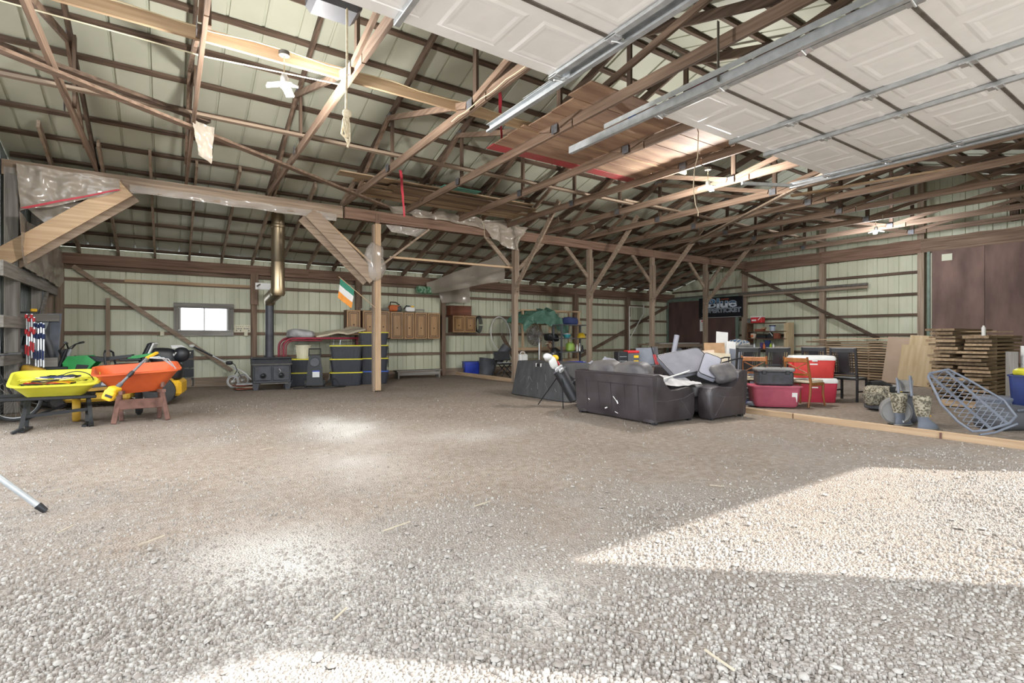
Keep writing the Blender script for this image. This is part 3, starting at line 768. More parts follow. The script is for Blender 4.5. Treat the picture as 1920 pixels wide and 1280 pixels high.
# ---- overhead doors, open and lying flat under the roof
DZ = 4.0
def overhead_door(xa, xb, label, tl, tr, stiles):
    t = thing('overhead_door', label, 'garage door', ((xa + xb) / 2, 2.0, DZ))
    cx = (xa + xb) / 2; w = xb - xa; sec0 = None
    for k in range(5):
        y1 = 4.14 - .84 * k - 2.0; yc = y1 - .415
        if sec0 is None:
            s_ = MB(); s_.box((0, 0, 0), (w, .825, .045), None, .004); sec0 = s_.build('door_section', M_white, t); o = sec0
            kids = []
            n = 6; pw = w / n
            for i in range(n):
                xx = -w / 2 + pw * (i + .5)
                p = MB()
                for sx, sy, dz in ((pw * .80, .56, 0),):
                    a, b = sx / 2, sy / 2; i1, i2, i3 = .03, .06, .09
                    rings = [[(-a, -b, -.0225), (a, -b, -.0225), (a, b, -.0225), (-a, b, -.0225)],
                             [(-a + i1, -b + i1, -.031), (a - i1, -b + i1, -.031), (a - i1, b - i1, -.031), (-a + i1, b - i1, -.031)],
                             [(-a + i2, -b + i2, -.031), (a - i2, -b + i2, -.031), (a - i2, b - i2, -.031), (-a + i2, b - i2, -.031)],
                             [(-a + i3, -b + i3, -.025), (a - i3, -b + i3, -.025), (a - i3, b - i3, -.025), (-a + i3, b - i3, -.025)]]
                    p.loft(rings, False, True)
                q = p.build('raised_panel', M_white, sec0); q.location = (xx, 0, 0)
            sec0.location = (0, yc, 0)
        else:
            o = copy_tree(sec0, t); o.location = (0, yc, 0)
        MB().box((0, y1 - .835, -.02), (w, .035, .03)).build('joint_seal', M_galvd, t)
    for sx in stiles:
        MB().box((sx - cx, .05, -.055), (.055, 4.18, .05), None, .006).build('centre_stile', M_galv, t)
        for k in range(5):
            hg = MB(); hg.box((sx - cx, 4.14 - .84 * (k + 1) - 2.0 + .01, -.085), (.1, .13, .012)); hg.tube([(sx - cx - .06, 1.305 - .84 * k, -.095), (sx - cx + .06, 1.305 - .84 * k, -.095)], .012, 6)
            hg.build('hinge', M_chrome, t)
    for sgn, on in ((-1, tl), (1, tr)):
        xx = sgn * (w / 2 + .09)
        if not on: continue
        MB().box((sgn * (w / 2 - .04), .05, -.045), (.07, 4.18, .035), None, .004).build('end_stile', M_galv, t)
        tk = MB()
        y0, y1 = -2.35, (3.6 if not (sgn == 1 and xb > 5) else 2.75)
        tk.box((xx + sgn * .025, (y0 + y1) / 2, -.04), (.006, y1 - y0, .09)); tk.box((xx, (y0 + y1) / 2, .005), (.055, y1 - y0, .006)); tk.box((xx, (y0 + y1) / 2, -.085), (.055, y1 - y0, .006)); tk.box((xx - sgn * .025, (y0 + y1) / 2, -.075), (.006, y1 - y0, .025))
        if sgn == 1 and xb > 5: tk.bar((xx, y1 - .02, -.04), (xx - .8, y1 + .42, -.02), .05, .05)
        tk.build('track', M_galv, t)
        ang = MB(); ang.box((xx + sgn * .04, (y0 + y1 - .6) / 2, .06), (.05, y1 - y0 - .9, .006)); ang.box((xx + sgn * .066, (y0 + y1 - .6) / 2, .03), (.006, y1 - y0 - .9, .06)); ang.build('track_angle', M_galv, t)
        for k in range(6):
            yy = 2.10 - .84 * k if k else 2.08
            rb = MB(); rb.box((sgn * (w / 2 - .03), yy, -.06), (.09, .12, .02)); rb.tube([(sgn * (w / 2 - .05), yy, -.09), (xx, yy, -.06)], .009, 6); rb.lathe([(.001, -.012), (.026, -.012), (.026, .012), (.001, .012)], 12, (xx, yy, -.05), Matrix.Rotation(R(90), 4, 'Y'))
            rb.build('roller', M_chrome, t)
        for yy in (1.2, -1.2):
            hb = MB(); hb.box((xx + sgn * .05, yy, .25), (.035, .006, .62)); hb.build('hanger_strap', M_galvd, t)
    return t
overhead_door(4.85, 9.0, 'open white panelled overhead door lying flat under the roof at the right', True, True, (6.35, 7.19))
overhead_door(-1.1, 3.3, 'open white panelled overhead door at the top centre of the photo', False, True, (.6, 1.6))

# ---- plywood loft on the chords
for i, (y0, y1, mt, lb, nm) in enumerate(((7.20, 7.44, M_plyr, 'red painted plank at the edge of the overhead plywood', 'plank'), (6.78, 7.19, M_plyo, 'pale plank next to the red edge of the overhead platform', 'plank'), (6.30, 6.77, M_plyo, 'second plywood strip of the overhead platform behind the red plank', 'plywood_sheet'), (5.72, 6.29, M_plyo, 'broad middle plywood sheet of the overhead platform', 'plywood_sheet'), (5.22, 5.71, M_plyo, 'plywood sheet of the overhead platform nearest but one to the doors', 'plywood_sheet'), (4.75, 5.21, M_plyo, 'plywood sheet of the overhead platform nearest the overhead doors', 'plywood_sheet'))):
    o = MB().box((0, 0, 0), (3.4, y1 - y0 - .01, .018)).build(nm, mt); o.location = (6.15 + random.uniform(-.08, .08), (y0 + y1) / 2, 4.50); tag(o, lb, 'board', 'plywood laid over the roof chords')
o = MB().box((0, 0, 0), (1.2, .5, .02)).build('painted_board', pm('red_black_panel', '#7d2a2a', .6, c2='#2c2222', scale=2)); o.location = (6.2, 4.0, 4.52); tag(o, 'dark panel with red paint lying on chords between the doors', 'panel')
# ---- lumber stored over the girder
for i in range(11):
    L = random.uniform(3.0, 5.0); w_ = random.choice((.14, .2, .28)); y_ = 10.35 + .15 * (i % 8) + random.uniform(-.03, .03); z_ = 4.505 + .032 * (i // 8) + (.03 if i > 7 else 0)
    o = MB().box((0, 0, 0), (L, w_ if i < 8 else .3, .026)).build('stored_board', W['palx' if i % 3 else 'oldx']); o.location = (5.5 + random.uniform(-.5, .4), y_, z_ + .001 * i)
    tag(o, '%s board of the pile stored over the girder, counted towards the back wall' % ORD[i], 'board', 'boards stored over the girder')
o = MB().box((0, 0, 0), (.9, .22, .02)).build('stored_board', pm('teal_paint', '#5f9c8b', .7, c2='#4d7c6e')); o.location = (5.3, 9.9, 4.52); tag(o, 'short teal painted board on the chords above the girder', 'board')

# ---- lamps
M_led = emis('lit_led_panel', (1.0, .93, .80), 60)
M_ledw = emis('lit_led_panel_cool', (.93, .96, 1.0), 60)
def led(x, y, z, label, drop, pw, cool=False):
    t = thing('garage_lamp', label, 'lamp', (x, y, z), random.uniform(0, 90), 'three lit ceiling lamps')
    MB().lathe([(.03, -.02), (.045, -.02), (.045, .09), (.03, .12)], 14).build('hub', M_whitep, t, True)
    for k in range(3):
        a = 2 * math.pi * k / 3; m = Matrix.Rotation(a, 4, 'Z')
        s_ = MB(); s_.M = m; s_.box((.115, 0, -.012), (.15, .095, .02), (0, R(18), 0), .005); bl = s_.build('lamp_blade', M_whitep, t)
        s_ = MB(); s_.M = m; s_.box((.115, 0, -.025), (.135, .085, .008), (0, R(18), 0)); s_.build('led_panel', M_ledw if cool else M_led, bl)
    MB().tube([(0, 0, .12), (.02, .01, .12 + drop * .5), (0, 0, .12 + drop)], .006, 6).build('lamp_cord', M_copper, t)
    MB().lathe([(.02, 0), (.06, 0), (.06, .045), (.02, .045)], 12, (0, 0, .12 + drop)).build('junction_box', M_galvd, t, True)
    ld = bpy.data.lights.new('lamp_light', 'POINT'); ld.energy = pw; ld.shadow_soft_size = .14; ld.color = (.92, .95, 1) if cool else (1, .975, .94)
    lo = bpy.data.objects.new('lamp_light', ld); COL.objects.link(lo); lo.parent = t; lo.location = (0, 0, -.16)
    return t
p = onY(530, 146, 6.42); led(p.x, 6.32, 4.18, 'lit three-blade lamp hanging nearest, at the upper left', .22, LAMP * .8)
led(8.55, 6.03, 4.17, 'lit three-blade lamp above the sofas, middle one of three', .20, LAMP * .8)
led(16.05, 6.07, 4.20, 'lit bluish three-blade lamp farthest, near the plywood door', .17, LAMP * .45, True)
# wiring along the runner
def cable(name, pts, r, mat, label, cat='cable', sm=True):
    c = Vector(pts[0]); o = MB().tube([Vector(p) - c for p in pts], r, 6).build(name, mat, None, sm); o.location = c; return tag(o, label, cat)
cable('wire', [(-2.0 + .4 * i, 6.37, 4.60 + .02 * math.sin(i * 1.9)) for i in range(26)], .006, M_copper, 'cream electric wire stapled along the orange runner')
cable('wire', [(3.33, 6.5 - .2 * i, 4.35 + .012 * math.sin(i * 2)) for i in range(10)], .006, M_copper, 'cream wire running along the chord beside the runner')
cable('conduit', [(-2.0, 7.0, 4.62), (-.3, 6.9, 4.56), (.3, 6.85, 4.52), (1.8, 6.6, 4.5)], .008, M_creamp, 'white cable crossing below the roof at the upper left')
cable('hanging_wire', [(6.85, 5.0, 4.495), (6.83, 5.0, 4.1), (6.75, 5.0, 3.9), (6.7, 4.98, 3.6), (6.78, 5.0, 3.35), (6.85, 5.0, 3.25), (6.84, 5.0, 3.18)], .008, M_rope, 'pale cord dangling in front of the middle lamp')
cable('hanging_wire', [(6.85, 11.7, 4.5), (6.9, 11.6, 4.2), (6.92, 11.6, 3.95)], .006, M_rope, 'thin pale string hanging by the crumpled plastic on the girder')
# opener box and rope
t = thing('opener_box', 'dark metal box hung under the roof at the top edge', 'box', (1.35, 5.15, 4.55))
MB().box((0, 0, .06), (.48, .36, .26), None, .05).build('housing', M_darkgrey, t)
MB().box((0, 0, .3), (.04, .3, .25)).build('bracket', M_galvd, t)
t = thing('pull_rope', 'knotted pale rope hanging from the dark box', 'rope', (1.44, 5.02, 4.5))
MB().tube([(0, 0, .1), (.0, 0, -.5), (-.01, 0, -1.0)], .011, 6).build('rope_line', M_rope, t, True)
kn = MB()
for k in range(6):
    a = random.uniform(0, 6.28); r_ = random.uniform(.02, .05); L = random.uniform(.22, .42)
    kn.tube([(0, 0, -1.0), (r_ * math.cos(a), r_ * math.sin(a), -1.0 - L * .4), (r_ * 1.1 * math.cos(a + .6), r_ * math.sin(a + .6), -1.0 - L * .8), (.2 * r_, 0, -1.0 - L)], .010, 6)
kn.blob((0, 0, -1.03), (.09, .07, .08), .9, .9, 12, 8)
kn.build('rope_knot', M_rope, t, True)
# ribbons and rags
def ribbon(p, q, w, label, mat=M_rib):
    p, q = Vector(p), Vector(q); c = (p + q) / 2
    o = drape(p - c + Vector((-w / 2, 0, 0)), p - c + Vector((w / 2, 0, 0)), q - c + Vector((w / 3, 0, 0)), q - c - Vector((w / 3, 0, 0)), .02, 2, 14, 5, 3).build('ribbon', mat, None, True); o.location = c; tag(o, label, 'ribbon')
ribbon((3.98, 10.05, 4.75), (4.06, 10.05, 3.80), .06, 'red tape strip hanging above the lone pine post')
ribbon((4.52, 7.1, 5.35), (4.56, 7.1, 4.52), .06, 'red tape strip tied above the overhead plywood')
film('rag', 'torn pale rag of cloth hanging on a chord at the upper left', ((.26, 8.55, 4.45), (.55, 8.6, 4.3), (.52, 8.65, 3.82), (.36, 8.6, 3.9)), .12, M_film, 'cloth', nu=14, nv=14, fr=5)
o = MB().box((0, 0, 0), (.13, .09, .13), None, .01).build('electric_box', M_lidblue); o.location = (5.55, 5.15, 4.46); tag(o, 'small blue electrical box on a chord beside the left track', 'box')

# ---- plastic film on the girder and posts
film('plastic_film', 'dusty clear plastic sheet hung under the left end of the girder', ((-2.15, 11.93, 4.26), (-.75, 11.93, 4.22), (-.75, 11.95, 3.98), (-2.1, 11.95, 3.45)), .07, M_film, 'plastic sheet', nu=40, nv=22, fr=5)
film('plastic_film', 'sagging plastic flap behind the pale plank brace', ((-2.1, 12.25, 3.6), (-.95, 12.25, 3.9), (-1.0, 12.3, 3.55), (-1.8, 12.3, 3.3)), .08, M_film, 'plastic sheet', nu=18, nv=10, fr=3)
ribbon((-2.05, 11.88, 3.5), (-.75, 11.88, 4.02), .10, 'red tape edge along the hanging plastic at the left')
film('plastic_film', 'wrinkled plastic strip along the underside of the left girder', ((-.6, 11.95, 4.16), (3.2, 11.95, 4.12), (3.2, 12.0, 3.98), (-.6, 12.0, 4.02)), .05, M_film2, 'plastic sheet', nu=44, nv=6, fr=5)
film('plastic_film', 'crumpled clear plastic draped over the girder right of the pine post', ((4.4, 11.92, 4.5), (8.2, 11.92, 4.52), (8.4, 11.9, 4.22), (4.5, 11.9, 4.30)), .12, M_film, 'plastic sheet', nu=50, nv=10, fr=3.2)
film('plastic_film', 'bunched shiny plastic hanging at the second post', ((7.0, 11.85, 4.4), (8.5, 11.85, 4.4), (8.15, 11.9, 3.75), (7.35, 11.9, 3.95)), .14, M_film, 'plastic sheet', nu=24, nv=16, fr=3.5)
film('plastic_film', 'plastic flap hanging under the girder beside the pine post', ((4.4, 12.15, 4.1), (5.6, 12.15, 4.1), (5.3, 12.2, 3.85), (4.6, 12.2, 3.9)), .05, M_film2, 'plastic sheet', nu=16, nv=8, fr=4)
film('plastic_film', 'big brown plastic sheet swagged from the second post to the back wall', ((8.1, 12.4, 3.75), (8.1, 12.45, 2.95), (7.2, 15.6, 2.75), (7.1, 15.6, 3.1)), .10, M_film, 'plastic sheet', nu=16, nv=30, fr=1.6, sag=.12)
film('plastic_film', 'brown plastic curtain hanging over the back wall post beside the cabinets', ((7.35, 15.70, 3.2), (8.75, 15.70, 3.2), (8.7, 15.62, 2.5), (7.65, 15.62, 2.45)), .05, M_film, 'plastic sheet', nu=18, nv=14, fr=2.5)
film('plastic_film', 'large brown plastic sheet covering the left end wall above the rail', ((-2.05, 11.6, 3.4), (-2.0, 15.6, 3.2), (-2.05, 15.5, 2.45), (-2.05, 11.8, 2.5)), .06, M_film, 'plastic sheet', nu=26, nv=12, fr=2)
t = thing('plastic_wrap', 'clear plastic bundle wrapped round the head of the pine post', 'plastic sheet', (4.14, 12.05, 3.1))
MB().blob((-.03, 0, 0), (.5, .36, .85), .8, .8, 20, 14, None, .35, 4).build('wrap', M_film2, t, True)
# ================================================================== LEFT SIDE AND BACK WALL
def arc(c, r, a0, a1, n, ax1, ax2):
    c, ax1, ax2 = Vector(c), Vector(ax1), Vector(ax2)
    return [c + ax1 * r * math.cos(a0 + (a1 - a0) * i / n) + ax2 * r * math.sin(a0 + (a1 - a0) * i / n) for i in range(n + 1)]
def wheel_parts(t, c, r, tr, ax, n=18, rimmat=None, tiremat=None, hubr=.03):
    """spoked wheel; ax = axle direction; built as child part 'wheel' with sub-parts"""
    rimmat = rimmat or M_spoke; tiremat = tiremat or M_rubber
    ax = Vector(ax).normalized(); e1 = Vector((0, 0, 1)); e2 = ax.cross(e1).normalized()
    tire = MB().tube(arc(c, r - tr, 0, 2 * math.pi * 31 / 32, 31, e1, e2), tr, 8, True).build('wheel', tiremat, t, True)
    MB().tube(arc(c, r - 2 * tr, 0, 2 * math.pi * 31 / 32, 31, e1, e2), tr * .35, 6, True).build('rim', rimmat, tire, True)
    sp = MB()
    for i in range(n):
        a = 2 * math.pi * i / n; s = (.025 if i % 2 else -.025)
        sp.tube([Vector(c) + ax * s, Vector(c) + (e1 * math.cos(a + .2) + e2 * math.sin(a + .2)) * (r - 2 * tr)], .0022, 4)
    sp.build('spokes', rimmat, tire)
    MB().tube([Vector(c) - ax * .05, Vector(c) + ax * .05], hubr, 10).build('hub', rimmat, tire, True)
    return tire
def rrect(w, d, r, n=5):
    pts = []
    for cx, cy, a0 in ((w / 2 - r, d / 2 - r, 0), (-w / 2 + r, d / 2 - r, 90), (-w / 2 + r, -d / 2 + r, 180), (w / 2 - r, -d / 2 + r, 270)):
        for k in range(n + 1):
            a = R(a0 + 90 * k / n); pts.append((cx + r * math.cos(a), cy + r * math.sin(a)))
    return pts
def tray_mb(rim, bot, h, z0, r=.12, lip=.03, th=.012, shift=0.0):
    """flared open tub; rim=(w,d) bottom=(w,d)"""
    rings = []
    def rr(w, d, z, sh=0): return [(x, y + sh, z) for x, y in rrect(w, d, min(r, w * .4, d * .4))]
    rings.append(rr(bot[0] * .6, bot[1] * .6, z0, shift)); rings.append(rr(bot[0], bot[1], z0 + .01, shift))
    rings.append(rr(bot[0] + .05, bot[1] + .05, z0 + .05, shift)); rings.append(rr(rim[0], rim[1], z0 + h - .02))
    rings.append(rr(rim[0] + 2 * lip, rim[1] + 2 * lip, z0 + h - .022)); rings.append(rr(rim[0] + 2 * lip, rim[1] + 2 * lip, z0 + h))
    rings.append(rr(rim[0] - .01, rim[1] - .01, z0 + h)); rings.append(rr(bot[0] + .02, bot[1] + .02, z0 + .06, shift)); rings.append(rr(bot[0] * .6, bot[1] * .6, z0 + .03, shift))
    mb = MB(); mb.loft(rings, True, True); return mb

# ---- yellow wheelbarrow (local -y faces the viewer, handles run to -x)
p = G(100, 803)
t = thing('wheelbarrow', 'yellow wheelbarrow with black legs, loaded with tangled cables', 'wheelbarrow', (p.x + .0, p.y + .25, 0), 6)
o = tray_mb((.95, .86), (.66, .5), .24, .42, .16, .025).build('tray', M_barY, t, True); o.rotation_euler = (R(11), 0, 0); o.location = (0, .08, .07)
for x, y0 in ((-.30, -.28), (.36, -.22)):
    lg = MB(); lg.bar((x - .0, y0 + .12, .46), (x - .05 if x < 0 else x + .03, y0 - .1, .05), .05, .035, (0, 1, 0)); lg.bar((x - .05 if x < 0 else x + .03, y0 - .1, .05), (x - .14 if x < 0 else x + .03, y0 - .14, .0), .06, .03); lg.bar((x, y0 + .5, .44), (x - .02, y0 + .28, .02), .045, .03, (0, 1, 0))
    lg.bar((x - .05, y0 - .12, .012), (x + .02, y0 + .30, .012), .06, .024)
    lg.build('leg', M_blackm, t)
MB().bar((-.32, -.28, .20), (.36, -.2, .24), .03, .045).build('cross_brace', M_blackm, t)
MB().bar((-.34, -.26, .15), (.1, .05, .30), .03, .03).build('cross_brace', M_blackm, t)
for y0, s in ((-.32, 0), (.28, .1)):
    MB().bar((.45, y0, .43), (-1.15, y0 - .1, .47), .045, .05, ch=.01).build('handle', M_blackm, t)
wz = MB(); wz.M = Matrix.Translation((.22, .36, .2)) @ Matrix.Rotation(R(90), 4, 'Y') ; wz.lathe([(.05, -.03), (.09, -.03), (.12, -.045), (.19, -.05), (.205, -.025), (.205, .025), (.19, .05), (.12, .045), (.09, .03), (.05, .03)], 24)
wz.build('wheel', M_mow, t, True)
MB().tube([(.1, .36, .2), (.34, .36, .2)], .012, 8).build('axle', M_blackm, t)
WB = Vector(t.location)
random.seed(11)
cabcols = [(M_black, 'black'), (M_red, 'red'), (M_gold, 'yellow'), (M_copper, 'cream'), (M_blackm, 'dark grey'), (M_barY, 'bright yellow'), (M_rope, 'pale'), (M_navy, 'navy'), (M_black, 'glossy black')]
for i, (mt, nm) in enumerate(cabcols):
    pts = []; a = random.uniform(0, 6.28); r0 = random.uniform(.12, .26); ex = random.uniform(1.0, 1.4)
    for k in range(28):
        a += .42; rr_ = r0 * (1 + .25 * math.sin(k * 1.3 + i))
        pts.append((ex * rr_ * math.cos(a) + .02 * i - .08, .75 * rr_ * math.sin(a), 0.60 + .013 * i + .035 * abs(math.sin(k * .7 + i))))
    o = MB().tube(pts, .008, 6).build('cable', mt, None, True); o.location = WB; o.rotation_euler = (0, 0, R(6)); tag(o, '%s cable coiled in the heap inside the yellow wheelbarrow' % nm, 'cable', 'cables in the yellow wheelbarrow')
o = MB().tube(arc((0, 0, 0), .20, .1, 3.0, 14, (1, .15, 0), (0, .1, .75)), .007, 6).build('cable', M_black, None, True); o.location = WB + Vector((.22, -.02, .64)); tag(o, 'black cable loop arching out of the yellow wheelbarrow', 'cable')

# ---- orange wheelbarrow
p = G(262, 791)
t = thing('wheelbarrow', 'deep orange wheelbarrow on rusty brown legs', 'wheelbarrow', (p.x, p.y + .3, 0), 4)
o = tray_mb((1.06, .8), (.60, .44), .36, .43, .14, .03).build('tray', M_orange, t, True); o.rotation_euler = (R(7), R(-3), 0); o.location = (0, .06, .04)
for s in (-1, 1):
    lg = MB(); lg.bar((s * .26, -.22, .46), (s * .34, -.30, .0), .07, .06, (0, 1, 0), .008); lg.bar((s * .26, .05, .44), (s * .24, -.02, .0), .06, .05, (0, 1, 0), .008); lg.build('leg', M_rust, t)
    MB().bar((s * .26, -.75, .5), (s * .16, .6, .40), .045, .05).build('handle', M_rust, t)
MB().box((0, -.27, .28), (.56, .03, .15), None, .005).build('leg_plate', M_rust, t)
wz = MB(); wz.M = Matrix.Translation((0, .62, .2)) @ Matrix.Rotation(R(90), 4, 'Y'); wz.lathe([(.05, -.03), (.1, -.03), (.16, -.05), (.2, -.02), (.2, .02), (.16, .05), (.1, .03), (.05, .03)], 22); wz.build('wheel', M_rubber, t, True)
MB().tube([(-.15, .62, .2), (.15, .62, .2)], .012, 8).build('axle', M_rust, t)
bl = MB(); bl.tube([(.27, -.28, .52), (.27, -.28, .60)], .03, 10); bl.build('bolt_cap', M_rust, t, True)
WO = Vector(t.location)
t = thing('pole_trimmer', 'grey pole saw with yellow battery head lying across the orange wheelbarrow', 'tool', WO + Vector((0, 0, .8)), 4)
A, B = Vector((-.36, -.68, -.30)), Vector((.06, -.40, .18))
MB().tube([A.lerp(B, k) for k in (.18, .5, 1.0)], [.022, .018, .016], 10).build('shaft', M_tool, t, True)
MB().tube([A.lerp(B, k) for k in (.45, .5, .55, .6)], [.026, .03, .03, .026], 10).build('grip', M_black, t, True)
MB().blob(A.lerp(B, .06), (.13, .2, .13), .5, .5, 14, 10, (0, .4, -.5)).build('motor_housing', M_gold, t, True)
MB().blob(A.lerp(B, -.06), (.14, .1, .15), .35, .35, 14, 10, (0, .4, -.5)).build('battery', M_gold, t, True)
MB().box(A.lerp(B, -.075) + Vector((0, -.045, 0)), (.09, .03, .035), (0, .4, -.5)).build('battery_slot', M_black, t)
MB().tube([A.lerp(B, .15), A.lerp(B, .26)], .032, 10).build('collar', M_darkgrey, t, True)
MB().bar(B, B + Vector((.14, .12, .08)), .05, .03).build('saw_head', M_gold, t)
for k in range(3): MB().tube([B + Vector((.03 * k, 0, 0)), B + Vector((.16 + .06 * k, .04, .02 - .02 * k)), B + Vector((.3 + .04 * k, .06, -.10 - .04 * k))], .009, 6).build('strap', M_galv, t)

# ---- riding mower, yellow, behind the barrows
p = G(232, 758)
t = thing('riding_mower', 'yellow riding mower with black seat behind the orange wheelbarrow', 'mower', (p.x + .1, p.y + .1, 0), -8)
MB().box((-.42, 0, .19), (1.0, .95, .16), None, .05).build('mower_deck', M_mow, t)
MB().box((.3, 0, .40), (.9, .7, .22), None, .05).build('body', M_mow, t)
MB().box((.72, 0, .3), (.35, .85, .3), None, .05).build('engine_guard', M_gold, t)
MB().blob((.62, 0, .62), (.5, .55, .36), .4, .4, 16, 10).build('engine', M_black, t, True)
st = MB().box((.0, 0, .74), (.5, .48, .1), None, .04).build('seat', M_black, t)
MB().box((.28, 0, .98), (.1, .46, .46), (0, R(22), 0), .04).build('backrest', M_black, t)
MB().box((.325, 0, .98), (.03, .44, .44), (0, R(22), 0), .01).build('backrest_shell', M_whitep, t)
for s in (-1, 1):
    MB().tube([(-.2, s * .33, .45), (-.32, s * .34, .80), (-.34, s * .3, 1.0), (-.36, s * .16, 1.04)], .018, 8).build('lap_bar', M_black, t, True)
    MB().box((.05, s * .28, .87), (.34, .06, .04), None, .01).build('armrest', M_black, t)
    w1 = MB(); w1.M = Matrix.Translation((.55, s * .47, .26)) @ Matrix.Rotation(R(90), 4, 'X'); w1.lathe([(.08, -.09), (.2, -.1), (.26, -.07), (.26, .07), (.2, .1), (.08, .09)], 22); w1.build('wheel', M_rubber, t, True)
    w1 = MB(); w1.M = Matrix.Translation((-1.0, s * .36, .14)) @ Matrix.Rotation(R(90), 4, 'X'); w1.lathe([(.04, -.05), (.1, -.06), (.14, -.03), (.14, .03), (.1, .06), (.04, .05)], 18); w1.build('caster_wheel', M_rubber, t, True)
    MB().bar((-.95, s * .36, .3), (-.3, s * .3, .34), .05, .06).build('frame_rail', M_mow, t)
RM = t
# helmet and bag on the mower engine
hp = Vector(t.location) + Vector((.84, -.1, 0))
t = thing('riding_helmet', 'black and white motocross helmet resting above the mower', 'helmet', (hp.x, hp.y, .79), 20)
MB().blob((0, 0, .16), (.27, .33, .30), .9, .9, 22, 14).build('helmet_shell', M_black, t, True)
MB().prism([(-.13, 0), (.13, 0), (.1, .15), (-.1, .15)], .012, Matrix.Translation((0, .12, .29)) @ Matrix.Rotation(R(20), 4, 'X')).build('visor', M_whitep, t)
MB().blob((0, .17, .07), (.17, .13, .13), .6, .6, 14, 10).build('chin_guard', M_whitep, t, True)
for s in (-1, 1):
    g = MB(); g.tube([(s * .132, -.08, .2), (s * .137, .0, .14), (s * .128, .06, .2), (s * .11, .1, .1)], .012, 6); g.build('white_graphic', M_whitep, t, True)
o = MB().blob((0, 0, 0), (.5, .4, .34), .6, .6, 18, 12, None, .2, 4).build('duffel_bag', M_black, None, True); o.location = (hp.x - .3, hp.y + .15, .92); tag(o, 'black duffel bag slumped beside the motocross helmet', 'bag')

# ---- green dirt bike
p = G(182, 762)
t = thing('dirt_bike', 'green and black dirt bike standing behind the yellow wheelbarrow', 'motorcycle', (p.x - .06, p.y + .15, 0), -12)
for x in (-.62, .72): wheel_parts(t, (x, 0, .33), .33, .05, (0, 1, 0), 20)
MB().prism([(-.98, .70), (-.85, .78), (-.6, .80), (-.38, .78), (-.40, .73), (-.6, .745), (-.82, .72)], .15, TY).build('front_fender', M_green, t)
for s in (-1, 1):
    MB().tube([(-.62, s * .09, .33), (-.50, s * .09, .72), (-.38, s * .09, 1.08)], [.03, .034, .026], 10).build('fork_leg', M_galv if s > 0 else M_black, t, True)
    MB().prism([(-.36, .66), (-.1, .62), (.08, .84), (-.05, .96), (-.34, .95), (-.42, .82)], .02, Matrix.Translation((0, s * .16, 0)) @ TY).build('tank_shroud', M_green, t)
    MB().prism([(-.24, .68), (-.08, .66), (-.02, .78), (-.2, .80)], .01, Matrix.Translation((0, s * .172, 0)) @ TY).build('shroud_graphic', M_black, t)
MB().box((-.46, 0, .97), (.04, .2, .22), (0, R(-22), 0), .02).build('number_plate', M_black, t)
hb = MB(); hb.tube([(-.30, -.40, 1.20), (-.34, -.2, 1.17), (-.36, -.08, 1.09), (-.36, .08, 1.09), (-.34, .2, 1.17), (-.30, .40, 1.20)], .013, 8); hb.build('handlebar', M_blackm, t, True)
for s in (-1, 1): MB().tube([(-.31, s * .28, 1.19), (-.295, s * .42, 1.205)], .02, 8).build('grip', M_black, t, True)
for s in (-1, 1): MB().tube([(-.36, s * .22, 1.17), (-.45, s * .15, 1.08), (-.47, s * .08, .9), (-.3, s * .05, .8)], .008, 6).build('brake_cable', M_black, t, True)
MB().prism([(-.12, .86), (.15, .84), (.6, .92), (.62, .97), (.15, .92), (-.1, .95)], .16, TY).build('seat', M_black, t)
MB().prism([(.5, .86), (.75, .90), (1.0, .98), (.98, 1.0), (.6, .94)], .14, TY).build('rear_fender', M_green, t)
MB().blob((.02, 0, .45), (.36, .24, .34), .4, .4, 14, 10).build('engine', M_tool, t, True)
MB().bar((.15, -.1, .42), (.72, -.1, .33), .03, .05).build('swingarm', M_galv, t)
MB().bar((.15, .1, .42), (.72, .1, .33), .03, .05).build('swingarm', M_galv, t)
MB().bar((-.3, 0, .95), (.05, 0, .3), .05, .05).build('frame_tube', M_blackm, t)
MB().tube([(-.02, -.12, .5), (.1, -.16, .55), (.5, -.16, .66), (.8, -.16, .78)], [.025, .025, .04, .05], 10).build('exhaust', M_galv, t, True)

# ---- bicycle at the left edge
p = G(26, 791)
t = thing('bicycle', 'old bicycle with a spoked wheel at the left edge', 'bicycle', (p.x, p.y + .06, 0), 8)
wheel_parts(t, (0, 0, .34), .34, .025, (.25, 1, 0), 26)
wheel_parts(t, (-1.05, -.1, .34), .34, .025, (0, 1, 0), 26)
fr = [((0, 0, .34), (-.20, -.02, .82)), ((-.20, -.02, .82), (-.75, -.07, .80)), ((-.18, -.02, .72), (-.62, -.06, .32)), ((-.62, -.06, .32), (-.78, -.08, .88)), ((-.62, -.06, .32), (-1.05, -.1, .34)), ((-.75, -.07, .78), (-1.05, -.1, .34))]
for a, b in fr: MB().tube([a, b], .016, 8).build('frame_tube', M_blackm, t, True)
MB().tube([(-.2, -.02, .8), (-.22, -.02, .98), (-.16, -.22, 1.03), (.05, -.27, 1.05)], .012, 8).build('handlebar', M_blackm, t, True)
MB().tube([(-.2, .02, .98), (-.16, .22, 1.03), (.05, .27, 1.05)], .012, 8).build('handlebar', M_blackm, t, True)
MB().tube([(-.06, -.26, 1.045), (.08, -.27, 1.05)], .02, 8).build('grip', M_rubber, t, True)
MB().blob((-.8, -.08, .92), (.26, .16, .07), .6, .7, 14, 8).build('saddle', M_rubber, t, True)
MB().box((.05, 0, .33), (.07, .03, .05), None, .01).build('wheel_reflector', M_orangebox, t)

